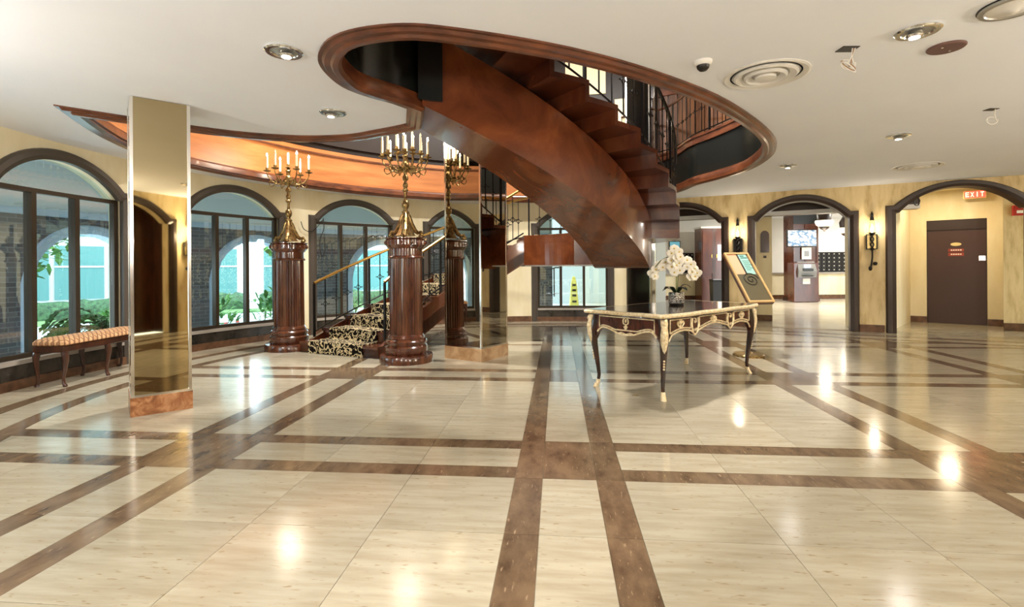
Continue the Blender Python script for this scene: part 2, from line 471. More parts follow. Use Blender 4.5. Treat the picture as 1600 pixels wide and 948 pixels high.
WALL_IN = (0.80, 0.05, 2.11, 2.46)
def wall(name, path, u0, u1, opens, ztop, thick, matname, step=0.25, zbot=0.0, prof=WALL_IN, uvs=False, parent=None, kind='structure', outer_mat=None):
    """opens: list of (centre, sill). Real openings with reveals."""
    half = prof[0]
    us = set([u0, u1])
    n = max(1, int(abs(u1 - u0) / step))
    for i in range(n + 1): us.add(u0 + (u1 - u0) * i / n)
    for c, s in opens:
        us = {u for u in us if not (c - half - 0.01 < u < c + half + 0.01)}
        us |= {c - half, c + half}
        k = 16
        for i in range(k + 1): us.add(c - (half - prof[1]) + 2 * (half - prof[1]) * i / k)
    us = sorted(u for u in us if u0 - 1e-6 <= u <= u1 + 1e-6)
    mb = MB(); uv = []
    def quad(a, b, c, d, mi=0): mb.add([a, b, c, d], [(0, 1, 2, 3)], mi)
    for ua, ub in zip(us, us[1:]):
        if ub - ua < 1e-5: continue
        mid = (ua + ub) / 2
        op = [(c, s) for c, s in opens if abs(mid - c) < half]
        i1, i2 = path(ua, 0), path(ub, 0); o1, o2 = path(ua, thick), path(ub, thick)
        if not op: spans = [((zbot, zbot), (ztop, ztop))]
        else:
            c, s = op[0]
            za, zb = arch(ua - c, *prof), arch(ub - c, *prof)
            spans = [((za, zb), (ztop, ztop))]
            if s > zbot: spans.append(((zbot, zbot), (s, s)))
            quad((*i1, za), (*i2, zb), (*o2, zb), (*o1, za))
            if s > zbot: quad((*i1, s), (*i2, s), (*o2, s), (*o1, s))
        for (b1, b2), (t1, t2) in spans:
            quad((*i1, b1), (*i2, b2), (*i2, t2), (*i1, t1))
            quad((*o1, b1), (*o2, b2), (*o2, t2), (*o1, t1), 1 if outer_mat else 0)
    for c, s in opens:
        for sg in (-1, 1):
            u = c + sg * half; a, b = path(u, 0), path(u, thick)
            quad((*a, max(s, zbot)), (*b, max(s, zbot)), (*b, prof[2]), (*a, prof[2]))
    me = bpy.data.meshes.new(name)
    me.from_pydata(mb.v, [], mb.f)
    me.materials.append(MATS[matname])
    if outer_mat: me.materials.append(MATS[outer_mat])
    me.polygons.foreach_set('material_index', mb.m)
    if uvs:
        l = me.uv_layers.new(name='UVMap')
        for p in me.polygons:
            for li in p.loop_indices:
                v = me.vertices[me.loops[li].vertex_index].co
                l.data[li].uv = (math.atan2(v.y - CY, v.x - CX) * 8.0, v.z)
    me.update()
    return link(name, me, parent, kind=kind)

def surround(name, path, c, zb, m, parent, inner=OPEN_IN, outer=OPEN_OUT, off0=-0.05, off1=0.03):
    "moulded frame around an arched opening, following the wall"
    def poly(p):
        half, sh, zs, za = p; pts = [(-half, zb), (-half, zs), (-(half - sh), zs)]
        k = 20
        for i in range(1, k): 
            u = -(half - sh) + 2 * (half - sh) * i / k
            pts.append((u, arch(u, *p)))
        return pts + [(half - sh, zs), (half, zs), (half, zb)]
    A, B = poly(inner), poly(outer)
    mid = [((a[0] + b[0]) / 2, (a[1] + b[1]) / 2) for a, b in zip(A, B)]
    mb = MB()
    def p3(q, off): x, y = path(c + q[0], off); return (x, y, q[1])
    rows = []
    for a, md, b in zip(A, mid, B):
        rows.append([p3(a, off1), p3(a, off0 * 0.55), p3((a[0] * .6 + b[0] * .4, a[1] * .6 + b[1] * .4), off0), p3((a[0] * .15 + b[0] * .85, a[1] * .15 + b[1] * .85), off0), p3(b, off0 * 0.4), p3(b, off1)])
    mb.loft(rows, 0, True)
    return mb.build(name, m, parent)

def strip(mb, path, ua, ub, o0, o1, z0, z1, n=8, mi=0):
    "bar following the wall"
    rows = []
    for i in range(n + 1):
        u = ua + (ub - ua) * i / n
        a, b = path(u, o0), path(u, o1)
        rows.append([(*a, z0), (*b, z0), (*b, z1), (*a, z1)])
    return mb.loft(rows, mi)

# ------------------------------------------------------------------ outer outline of the lobby (convex)
def outline(off=0.0, step=4):
    pts = [circ(a, off) for a in range(62, 301, step)]
    a = circ(300, 0); n300 = (cos(R(300)), sin(R(300)))
    # closing walls out of the picture: tangent at 300 degrees, then x = 9.6
    xr = 9.6 + off
    b = (a[0] + off * n300[0], a[1] + off * n300[1])
    t = (xr - b[0]) / 0.866
    pts.append((xr, b[1] + 0.5 * t))
    s = (xr - P0[0] - off * NR[0]) / DR[0]
    pts.append(line_u(s, off))
    return pts

# ------------------------------------------------------------------ opening in the ceiling
LOBE = [(-0.80, 4.47), (-0.95, 4.24), (-1.10, 4.08), (-1.205, 3.90), (-1.225, 3.62), (-1.18, 3.42), (-1.05, 3.22), (-0.87, 3.11), (-0.625, 3.064), (-0.396, 3.106), (0.0, 3.24), (0.438, 3.437), (0.958, 3.757), (1.64, 4.285), (2.27, 4.94), (2.76, 5.55), (3.06, 6.05), (3.29, 6.62), (3.42, 7.4), (3.30, 8.1), (3.14, 8.7), (3.12, 9.4), (2.95, 10.0), (2.3, 10.5)]
FAR = [(CX + 5.4 * cos(R(a)), CY + 5.4 * sin(R(a))) for a in range(88, 168, 4)]
LEFT = [(-4.50, 6.45), (-4.37, 5.75), (-4.16, 5.10), (-3.91, 4.54)]
NEAR = [(-3.91, 4.54), (-3.55, 4.86), (-3.24, 5.10), (-2.80, 5.37), (-2.27, 5.52), (-1.72, 5.48), (-1.35, 5.30), (-1.10, 5.16), (-0.93, 5.05)]
lobe_c = [tuple(p)[:2] for p in catmull([(a, b, 0) for a, b in LOBE], 4)]
far_c = [tuple(p)[:2] for p in catmull([(a, b, 0) for a, b in FAR + LEFT], 2)]
near_c = [tuple(p)[:2] for p in catmull([(a, b, 0) for a, b in NEAR], 3)]
HOLE = lobe_c + far_c + near_c[1:]
n_lobe, n_far = len(lobe_c), len(far_c)
def area2(p): return sum(p[i][0] * p[(i + 1) % len(p)][1] - p[(i + 1) % len(p)][0] * p[i][1] for i in range(len(p)))
HOLE_CCW = area2(HOLE) > 0
def hole_off(i, d):
    "point i of the opening moved d into the ceiling slab"
    n = len(HOLE); p = Vector(HOLE[i]); a = Vector(HOLE[i - 1]); b = Vector(HOLE[(i + 1) % n])
    e1 = (p - a); e2 = (b - p)
    e1 = e1.normalized() if e1.length > 1e-6 else e2.normalized()
    e2 = e2.normalized() if e2.length > 1e-6 else e1
    t = (e1 + e2)
    t = t.normalized() if t.length > 1e-6 else e1
    nn = Vector((t.y, -t.x))
    if not HOLE_CCW: nn = -nn
    k = max(0.5, sqrt(max(0.0, (1 + e1.dot(e2)) / 2)))
    q = p + nn * (d / k)
    return (q.x, q.y)

def slab_with_hole(name, outer, hole, z, m, kind='structure', parent=None):
    allp = outer + hole
    tri = tessellate_polygon([[Vector((x, y, 0)) for x, y in outer], [Vector((x, y, 0)) for x, y in hole]])
    mb = MB(); mb.add([(x, y, z) for x, y in allp], tri)
    return mb.build(name, m, parent, kind=kind)

ceiling = slab_with_hole('ceiling', outline(0.03), HOLE, ZC, 'ceiling_white')
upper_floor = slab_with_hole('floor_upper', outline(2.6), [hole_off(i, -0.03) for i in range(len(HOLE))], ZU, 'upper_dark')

# moulding around the opening
trim = struct('trim_1')
rows = []
PROF = [(-0.02, ZC + 0.10), (-0.035, ZC + 0.06), (-0.03, ZC - 0.02), (-0.005, ZC - 0.045), (0.03, ZC - 0.045), (0.045, ZC - 0.03), (0.085, ZC - 0.03), (0.10, ZC - 0.012), (0.125, ZC - 0.012), (0.125, ZC + 0.02), (0.0, ZC + 0.11)]
for i in range(len(HOLE)):
    rows.append([(*hole_off(i, d), z) for d, z in PROF])
rows.append(rows[0])
MB().loft(rows, 0, False).build('moulding', 'wood_trim', trim, smooth=True)
# edge of the upper floor: dark on the stair side, honey wood over the windows
edge = struct('wall_opening')
def band(i0, i1, z0, z1, m, name, d=0.0):
    mb = MB(); n = len(HOLE); rows = []
    for i in range(i0, i1 + 1):
        k = i % n; a = hole_off(k, d); b = hole_off(k, d + 0.03)
        rows.append([(*a, z0), (*a, z1), (*b, z1), (*b, z0)])
    return mb.loft(rows, 0).build(name, m, edge, smooth=True)
nl = n_lobe - 1
band(0, nl, ZC + 0.05, ZU - 0.01, 'fascia_dark', 'dark_fascia')
band(nl, nl + n_far, ZC + 0.02, ZU - 0.10, 'wood_orange', 'wood_fascia', -0.01)
band(nl + n_far, len(HOLE), ZC + 0.05, ZU, 'fascia_dark', 'dark_fascia')
band(nl, nl + n_far, ZC + 0.0, ZC + 0.07, 'wood_trim', 'fascia_moulding', -0.055)
band(nl, nl + n_far, ZC + 0.09, ZC + 0.105, 'wood_trim', 'fascia_moulding', -0.02)
band(nl, nl + n_far, ZU - 0.20, ZU - 0.17, 'wood_trim', 'fascia_moulding', -0.03)
band(0, nl, ZU - 0.12, ZU - 0.02, 'wood_trim', 'fascia_moulding', -0.04)
band(0, nl, ZU - 0.02, ZU + 0.015, 'wood_trim', 'fascia_moulding', -0.06)

# ------------------------------------------------------------------ floor
SC = 1.207 / 1.4
YAW, GU, GV, GS, GW, GB = 0.0898, 0.071 * SC, 3.6915 * SC, 2.833 * SC, 0.7196 * SC, 0.353 * SC
def grid_xy(u, v):
    c, s = cos(YAW), sin(YAW); a, b = u + GU, v + GV
    return (c * a + s * b, -s * a + c * b)
BND = (GW - GB) / 2
FLD = (GS - GW) / 3
floor = MB().prism(outline(0.25), -0.12, -0.006).build('floor', 'grout', kind='structure')
def clip(poly, conv):
    "Sutherland-Hodgman against a convex counter-clockwise polygon"
    out = poly
    for i in range(len(conv)):
        a, b = conv[i], conv[(i + 1) % len(conv)]
        inp, out = out, []
        def side(p): return (b[0] - a[0]) * (p[1] - a[1]) - (b[1] - a[1]) * (p[0] - a[0])
        for j in range(len(inp)):
            p, q = inp[j], inp[(j + 1) % len(inp)]
            sp, sq = side(p), side(q)
            if sp >= 0: out.append(p)
            if (sp >= 0) != (sq >= 0):
                t = sp / (sp - sq); out.append((p[0] + t * (q[0] - p[0]), p[1] + t * (q[1] - p[1])))
        if len(out) < 3: return []
    return out
INNER = outline(-1.08, 3)
if area2(INNER) < 0: INNER.reverse()
GAP = 0.0012
tiles = []      # (poly world, kind, centre, shared key or None, dims, rot)
segs = [('D', -GW / 2, BND), ('L', -GB / 2, GB), ('D', GB / 2, BND)] + [('F', GW / 2 + FLD * i, FLD) for i in range(3)]
for iu in range(-3, 5):
    for iv in range(-2, 4):
        for ku, u0, du in segs:
            for kv, v0, dv in segs:
                inb_u, inb_v = ku != 'F', kv != 'F'
                if inb_u and inb_v:
                    if kv != 'L': continue
                    v0_, dv_ = -GW / 2, GW; kind = 'D'
                else:
                    v0_, dv_ = v0, dv
                    kind = 'D' if (ku == 'D' or kv == 'D') else 'L'
                ua, va = iu * GS + u0, iv * GS + v0_
                pl = [grid_xy(ua + GAP, va + GAP), grid_xy(ua + du - GAP, va + GAP), grid_xy(ua + du - GAP, va + dv_ - GAP), grid_xy(ua + GAP, va + dv_ - GAP)]
                cl = clip(pl, INNER)
                if not cl or abs(area2(cl)) < 0.004: continue
                cx = sum(p[0] for p in cl) / len(cl); cy = sum(p[1] for p in cl) / len(cl)
                full = len(cl) == 4 and abs(abs(area2(cl)) - abs(area2(pl))) < 1e-6
                tiles.append((cl, kind, (cx, cy), (kind, round(du, 3), round(dv_, 3)) if full else None, (du, dv_), 1 if (inb_u and not inb_v) else 0))
# curved border: dark / light / dark bands and an outer light strip
def ring_tiles(path, u0, u1, n):
    for j in range(n):
        a, b = u0 + (u1 - u0) * j / n, u0 + (u1 - u0) * (j + 1) / n
        for kind, o0, o1 in (('D', -1.08, -0.922), ('L', -0.922, -0.618), ('D', -0.618, -0.46), ('L', -0.46, 0.02)):
            pts = []
            for i in range(4): pts.append(path(a + (b - a) * i / 3, o1 - GAP))
            for i in range(4): pts.append(path(b - (b - a) * i / 3, o0 + GAP))
            pts.reverse()
            cx = sum(p[0] for p in pts) / 8; cy = sum(p[1] for p in pts) / 8
            tiles.append((pts, kind, (cx, cy), None, None, 0))
ring_tiles(circ_u, R(62) * RW, R(300) * RW, 40)
ring_tiles(line_u, 0.0, 6.0, 10)
def shown(t):
    x, y = t[2]
    if y < 1.3 or abs(x) > y * 1.12 + 0.3: return 0
    return abs(area2(t[0])) / (y ** 3)
tiles.sort(key=shown, reverse=True)
shared = {}
far = {'L': MB(), 'D': MB()}
for i, (pl, kind, c, key, dims, turn) in enumerate(tiles):
    m = 'stone_light' if kind == 'L' else 'stone_dark'
    if i < 298 and shown(tiles[i]) > 0:
        if key:
            if key not in shared:
                du, dv = dims
                shared[key] = MB().box(-du / 2 + GAP, du / 2 - GAP, -dv / 2 + GAP, dv / 2 - GAP, -0.006, 0).mesh('floor_tile', m)
            link('floor_tile', shared[key], floor, loc=(c[0], c[1], 0), rotz=-YAW)
        else:
            MB().prism([(p[0] - c[0], p[1] - c[1]) for p in pl], -0.006, 0).build('floor_tile', m, floor, loc=(c[0], c[1], 0))
    else:
        far[kind].prism(pl, -0.006, 0)
fm = MB(); fm.add(far['L'].v, far['L'].f, 0); fm.add(far['D'].v, far['D'].f, 1)
fm.build('far_tiles', ['stone_light', 'stone_dark'], floor, kind='stuff')
MB().blob((1.15, 4.72, 0.0), (0.035, 0.035, 0.004), 14, 4).build('floor_outlet', 'antique_brass', floor)

# hall floor beyond the arches
MB().box(2.0, 15.0, 7.5, 19.0, -0.12, -0.008).build('floor_hall', 'hall_stone', kind='structure')

# ------------------------------------------------------------------ walls of the lobby
WIN = [84.6, 108.2, 131.2, 153.2, 177.6, 201.5]
SILL = 0.27
wins_u = [R(a) * RW for a in WIN]
wl = wall('wall_left', circ_u, R(62) * RW, R(214) * RW, [(u, SILL) for u in wins_u] + [(R(62) * RW + 0.0001 - 1e9, 0)], ZC + 0.02, 0.22, 'cream_wall')
REAR = [(R(a) * RW, 0.0) for a in (226, 248, 270)]
wall('wall_rear', circ_u, R(214) * RW, R(300) * RW, REAR, ZC + 0.02, 0.22, 'wall_travertine')
A1, A2, A3 = 0.02, 2.20, 4.53
A3_IN = (0.87, 0.05, 2.13, 2.53); A3_OUT = (1.02, 0.12, 2.26, 2.632); A3_W = (0.89, 0.05, 2.15, 2.55)
# the first arch straddles the joint of circle and line; build it on the straight wall, which starts a little earlier
def line_ext(s, off=0.0):
    if s >= 0: return line_u(s, off)
    return circ(62 - s / RW * 180 / pi, off)
bpy.data.objects.remove(wl)
wall('wall_left', circ_u, R(62) * RW + 1.0, R(214) * RW, [(u, SILL) for u in wins_u], ZC + 0.02, 0.22, 'cream_wall')
wall('wall_right', line_ext, -1.0, 3.305, [(A1, 0.0), (A2, 0.0)], ZC + 0.02, 0.24, 'wall_travertine')
wall('wall_right_end', line_ext, 3.305, 6.90, [(A3, 0.0)], ZC + 0.02, 0.24, 'wall_travertine', prof=A3_W)
# closing walls behind and beside the camera
o300 = circ(300)
wc = MB(); e = outline(0.0); ee = outline(0.2)
k = len(e)
pa, pb, pc = o300, e[-2], e[-1]; qa, qb, qc = circ(300, 0.2), ee[-2], ee[-1]
wc.add([(*pa, 0), (*pb, 0), (*pb, ZC + .02), (*pa, ZC + .02), (*qa, 0), (*qb, 0), (*qb, ZC + .02), (*qa, ZC + .02)], [(0, 1, 2, 3), (4, 5, 6, 7), (3, 2, 6, 7)])
wc.add([(*pb, 0), (*pc, 0), (*pc, ZC + .02), (*pb, ZC + .02), (*qb, 0), (*qc, 0), (*qc, ZC + .02), (*qb, ZC + .02)], [(0, 1, 2, 3), (4, 5, 6, 7), (3, 2, 6, 7)])
wc.build('wall_side', 'wall_travertine', kind='structure')
# dark backs of the rear openings
for (u, s) in REAR:
    mb = MB(); strip(mb, circ_u, u - 0.9, u + 0.9, 0.5, 0.55, 0, ZC)
    strip(mb, circ_u, u - 0.95, u - 0.82, 0.2, 0.55, 0, ZC); strip(mb, circ_u, u + 0.82, u + 0.95, 0.2, 0.55, 0, ZC)
    mb.build('wall_niche', 'wood_dark', kind='structure')
    t = struct('trim_rear'); surround('arch_moulding', circ_u, u, 0.0, 'arch_dark', t)

# baseboards
bb = struct('baseboard_right')
for a, b in ((0.93, 1.28), (3.12, 3.49), (5.58, 6.8)):
    mb = MB(); strip(mb, line_u, a, b, -0.03, 0.0, 0, 0.135, 3); mb.build('base_stone', 'baseboard_brown', bb)
bl = struct('baseboard_left')
us = sorted(wins_u)
for u in us:
    mb = MB(); strip(mb, circ_u, u - 0.92, u + 0.92, -0.035, 0.0, 0, 0.10, 8); mb.build('base_stone', 'baseboard_brown', bl)
    mb = MB(); strip(mb, circ_u, u - 0.78, u + 0.78, -0.02, 0.0, 0.10, SILL - 0.02, 8); mb.build('sill_panel', 'sill_marble', bl)
for a, b in zip(us, us[1:]):
    mb = MB(); strip(mb, circ_u, a + 0.93, b - 0.93, -0.03, 0.0, 0, 0.12, 4); mb.build('base_stone', 'baseboard_brown', bl)

# windows
for k, u in enumerate(wins_u):
    wd = struct('window_%d' % (k + 1))
    surround('surround', circ_u, u, 0.0, 'window_trim', wd)
    mb = MB(); strip(mb, circ_u, u - 0.78, u + 0.78, -0.03, 0.12, SILL - 0.02, SILL + 0.02); mb.build('sill', 'counter_grey', wd)
    mb = MB(); strip(mb, circ_u, u - 0.78, u + 0.78, 0.06, 0.13, 2.05, 2.10); mb.build('transom', 'bronze_frame', wd)
    mb = MB(); strip(mb, circ_u, u - 0.78, u + 0.78, 0.06, 0.13, SILL + 0.02, SILL + 0.07); mb.build('bottom_rail', 'bronze_frame', wd)
    for du in (-0.255, 0.255):
        mb = MB(); strip(mb, circ_u, u + du - 0.028, u + du + 0.028, 0.05, 0.14, SILL + 0.07, 2.05, 1); mb.build('mullion', 'bronze_frame', wd)
    for du in (-0.755, 0.755):
        mb = MB(); strip(mb, circ_u, u + du - 0.025, u + du + 0.025, 0.06, 0.13, SILL + 0.07, 2.05, 1); mb.build('jamb', 'bronze_frame', wd)
    for d0, d1 in ((-0.73, -0.283), (-0.227, 0.227), (0.283, 0.73)):
        mb = MB(); strip(mb, circ_u, u + d0, u + d1, 0.095, 0.099, SILL + 0.07, 2.05, 3); mb.build('pane', 'glass', wd)
    # lunette pane
    rows = []
    for i in range(17):
        du = -0.73 + 1.46 * i / 16; z = arch(du, *OPEN_IN)
        a, b = circ_u(u + du, 0.095), circ_u(u + du, 0.099)
        rows.append([(*a, 2.10), (*b, 2.10), (*b, max(z, 2.101)), (*a, max(z, 2.101))])
    MB().loft(rows).build('lunette_pane', 'glass', wd)
# arches of the right wall
for k, s in enumerate((A1, A2, A3)):
    t = struct('trim_%d' % (k + 2)); surround('arch_moulding', line_ext, s, 0.0, 'arch_dark', t, A3_IN if k == 2 else OPEN_IN, A3_OUT if k == 2 else OPEN_OUT, off1=0.26)

# ------------------------------------------------------------------ upper storey
up = struct('wall_upper')
mb = MB()
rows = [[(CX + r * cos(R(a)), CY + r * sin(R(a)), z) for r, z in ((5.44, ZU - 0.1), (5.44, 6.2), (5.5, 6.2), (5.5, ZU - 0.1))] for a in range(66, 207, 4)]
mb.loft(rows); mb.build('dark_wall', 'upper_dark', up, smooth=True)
# panelled gallery wall on the stair side
GAL = catmull([(2.6, 10.75, 0), (3.6, 10.2, 0), (4.35, 9.2, 0), (4.75, 8.0, 0), (4.8, 6.6, 0), (4.6, 5.0, 0), (4.1, 3.2, 0)], 12)
acc = 0; last = GAL[0]; run = []
L_tot = sum((GAL[i + 1] - GAL[i]).length for i in range(len(GAL) - 1))
def gal_at(d):
    a = 0
    for i in range(len(GAL) - 1):
        l = (GAL[i + 1] - GAL[i]).length
        if a + l >= d: 
            q = GAL[i].lerp(GAL[i + 1], (d - a) / l); t = (GAL[i + 1] - GAL[i]).normalized(); return q, t
        a += l
    return GAL[-1], (GAL[-1] - GAL[-2]).normalized()
nb = 46
for i in range(nb):
    a, _ = gal_at(L_tot * (i + 0.06) / nb); b, t = gal_at(L_tot * (i + 0.94) / nb)
    nrm = Vector((-t.y, t.x, 0)) * 0.02
    if nrm.x < 0: nrm = -nrm
    MB().prism([(a.x, a.y), (b.x, b.y), (b.x + nrm.x, b.y + nrm.y), (a.x + nrm.x, a.y + nrm.y)], ZU, ZU + 1.35).build('board', 'board_wood', up)
mb = MB()
rows = []
for p in GAL:
    rows.append([(p.x + 0.03, p.y + 0.03, ZU), (p.x + 0.03, p.y + 0.03, 6.2), (p.x + 0.12, p.y + 0.12, 6.2), (p.x + 0.12, p.y + 0.12, ZU)])
mb.loft(rows); mb.build('backing', 'wood_dark', up, smooth=True)
mb = MB(); rows = []
for p in GAL: rows.append([(p.x - 0.02, p.y - 0.02, ZU + 1.35), (p.x - 0.02, p.y - 0.02, ZU + 1.5), (p.x + 0.04, p.y + 0.04, ZU + 1.5), (p.x + 0.04, p.y + 0.04, ZU + 1.35)])
mb.loft(rows); mb.build('dado_rail', 'wood_trim', up, smooth=True)
mb = MB(); rows = []
for p in GAL: rows.append([(p.x - 0.0, p.y - 0.0, ZU + 1.62), (p.x - 0.0, p.y - 0.0, 6.0), (p.x + 0.04, p.y + 0.04, 6.0), (p.x + 0.04, p.y + 0.04, ZU + 1.62)])
mb.loft(rows); mb.build('plaster', 'cream_wall', up, smooth=True)
# upstairs windows behind the stair; daylight put in as a glow
mb = MB()
rows = [[(CX + r * cos(R(a)), CY + r * sin(R(a)), z) for r, z in ((5.40, 3.75), (5.40, 4.75), (5.43, 4.75), (5.43, 3.75))] for a in (67, 69, 71, 73, 75)]
mb.loft(rows); mb.build('window_upper', 'window_glow', kind='structure')
mb = MB()
rows = [[(CX + r * cos(R(a)), CY + r * sin(R(a)), z) for r, z in ((5.40, 4.9), (5.40, 6.0), (5.43, 6.0), (5.43, 4.9))] for a in (77, 80, 83, 86)]
mb.loft(rows); mb.build('window_upper_tall', 'window_glow', kind='structure')
MB().prism(outline(2.7), 6.2, 6.3).build('ceiling_upper', 'cream_wall', kind='structure')
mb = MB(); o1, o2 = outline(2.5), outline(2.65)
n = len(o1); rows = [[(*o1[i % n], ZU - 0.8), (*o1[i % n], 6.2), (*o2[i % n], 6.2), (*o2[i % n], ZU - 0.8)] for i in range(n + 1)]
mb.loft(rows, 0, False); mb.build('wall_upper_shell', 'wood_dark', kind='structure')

# ------------------------------------------------------------------ the hall behind the right wall
hall = struct('wall_hall')
HB = 18.6
MB().box(4.0, 14.6, HB, HB + 0.15, 0, 3.0).build('back_wall', 'white_wall', hall)
MB().box(14.45, 14.6, 9.0, HB, 0, 3.0).build('side_wall', 'white_wall', hall)
MB().prism([(2.2, 11.6), (2.4, 11.5), (4.25, HB), (4.05, HB)], 0, 3.0).build('side_wall', 'cream_wall', hall)
MB().prism([line_u(-1.3, 0.25), line_u(3.4, 0.25), (14.6, 10.5), (14.6, HB + .1), (3.9, HB + .1), (2.0, 11.8)], 2.96, 3.05).build('ceiling_hall', 'ceiling_white', kind='structure')
mb = MB(); strip(mb, line_u, -1.2, 3.45, 0.24, 1.05, 2.60, 2.66, 2); mb.build('ceiling_soffit', 'ceiling_white', kind='structure')
bm_ = struct('trim_beam')
mb = MB(); strip(mb, line_u, -1.2, 4.2, 1.05, 1.3, 2.28, 2.98, 2); mb.build('beam', 'arch_dark', bm_)
mb = MB(); strip(mb, line_u, -1.2, 5.5, 3.4, 3.65, 2.55, 2.97, 2); mb.build('beam', 'arch_dark', bm_)
mb = MB(); strip(mb, line_u, -1.2, 4.2, 1.0, 1.05, 2.28, 2.36, 2); mb.build('beam_lining', 'ceiling_white', bm_)
# counter front, base and band along the back wall
MB().box(4.2, 14.4, HB - 0.40, HB - 0.35, 0.15, 0.90).box(4.2, 14.4, HB - 0.35, HB, 0.15, 0.88).build('counter_front', 'cream_wall', hall)
MB().box(4.2, 14.4, HB - 0.38, HB - 0.30, 0, 0.15).build('counter_plinth', 'baseboard_brown', hall)
MB().cbox(4.2, 14.4, HB - 0.48, HB, 0.90, 0.96, 0.01).build('counter_top', 'counter_grey', hall)

# niche with the service door (third arch)
nk = struct('wall_niche_right')
qa = line_u(3.60, 0.24); qb = (8.46, 10.66); qd = (0.75, -0.661)
qc = (qb[0] + 1.62 * qd[0], qb[1] + 1.62 * qd[1])
qn = (0.661, 0.75)
def nwall(name, a, b, z0, z1, th, m, par):
    dx, dy = b[0] - a[0], b[1] - a[1]; l = sqrt(dx * dx + dy * dy); nx, ny = dy / l * th, -dx / l * th
    return MB().prism([a, b, (b[0] + nx, b[1] + ny), (a[0] + nx, a[1] + ny)], z0, z1).build(name, m, par)
nwall('side_panel', qa, qb, 0, 2.95, -0.1, 'cream_wall', nk)
ND = (8.64, 10.5)
def qp(t, off=0.0): return (qb[0] + t * qd[0] + off * qn[0], qb[1] + t * qd[1] + off * qn[1])
DT0, DT1, DH = 0.27, 1.19, 2.12
nwall('back_panel', qp(0), qp(DT0), 0, 2.95, -0.15, 'cream_wall', nk)
nwall('back_panel', qp(DT1), qp(1.75), 0, 2.95, -0.15, 'cream_wall', nk)
nwall('back_panel', qp(DT0), qp(DT1), DH, 2.95, -0.15, 'cream_wall', nk)
nwall('backing', qp(-0.1, 0.16), qp(1.8, 0.16), 0, 2.95, -0.05, 'wood_dark', nk)
rp = (8.93, 9.12); rq = (9.9, 8.66)
MB().prism([rp, rq, (10.2, 9.5), (9.75, 9.75)], 0, 2.95).build('pier', 'wall_travertine', nk)
MB().prism([(rp[0] - 0.02, rp[1] - 0.03), (rq[0], rq[1] - 0.03), rq, rp], 0, 0.14).build('base_stone', 'baseboard_brown', nk)
nwall('base_stone', qp(-0.0, -0.03), qp(DT0, -0.03), 0, 0.13, -0.03, 'baseboard_brown', nk)
nwall('base_stone', qp(DT1, -0.03), qp(1.6, -0.03), 0, 0.13, -0.03, 'baseboard_brown', nk)
MB().prism([line_u(3.4, 0.2), line_u(6.9, 0.2), (10.6, 9.6), qp(1.9, 0.3), qp(-0.2, 0.3)], 2.72, 2.80).build('ceiling_niche', 'cream_wall', kind='structure')
MB().prism([line_u(3.4, 0.0), line_u(6.9, 0.0), (10.6, 9.6), qp(1.9, 0.3), qp(-0.2, 0.3)], -0.1, 0.0).build('floor_niche', 'stone_light', kind='structure')
door = struct('door_1')
def qbox(mb, t0, t1, o0, o1, z0, z1, mi=0):
    rows = [[(*qp(t, o0), z0), (*qp(t, o1), z0), (*qp(t, o1), z1), (*qp(t, o0), z1)] for t in (t0, t1)]
    return mb.loft(rows, mi)
qbox(MB(), DT0 + 0.01, DT1 - 0.01, 0.05, 0.09, 0.005, 1.92).build('leaf', 'door_brown', door)
qbox(MB(), DT0 + 0.0, DT1 - 0.0, 0.02, 0.10, 1.92, DH).build('head_panel', 'door_head', door)
tm = (DT0 + DT1) / 2
rows = []
mb = MB()
ov = [(tm + 0.085 * cos(2 * pi * j / 20), 1.62 + 0.035 * sin(2 * pi * j / 20)) for j in range(20)]
mb.loft([[(*qp(t, 0.05), z) for t, z in ov], [(*qp(t, 0.04), z) for t, z in ov]]); mb.build('oval_plaque', 'sign_brass', door)
qbox(MB(), tm - 0.12, tm + 0.12, 0.042, 0.05, 1.47, 1.53).build('notice', 'sign_redbrown', door)
qbox(MB(), tm - 0.12, tm + 0.12, 0.042, 0.05, 1.38, 1.45).build('notice', 'sign_redbrown', door)
mb = MB()
for z in (1.49, 1.405):
    for d in (-0.08, -0.045, -0.01, 0.025, 0.06): qbox(mb, tm + d, tm + d + 0.025, 0.038, 0.042, z, z + 0.022)
mb.build('notice_lettering', 'paper', door)
lk = qbox(MB(), DT1 - 0.12, DT1 - 0.02, 0.035, 0.05, 1.28, 1.38).build('lock_plate', 'chrome_cool', door)
qbox(MB(), DT1 - 0.11, DT1 - 0.03, 0.015, 0.035, 1.32, 1.34).build('lock_lever', 'chrome_cool', lk)

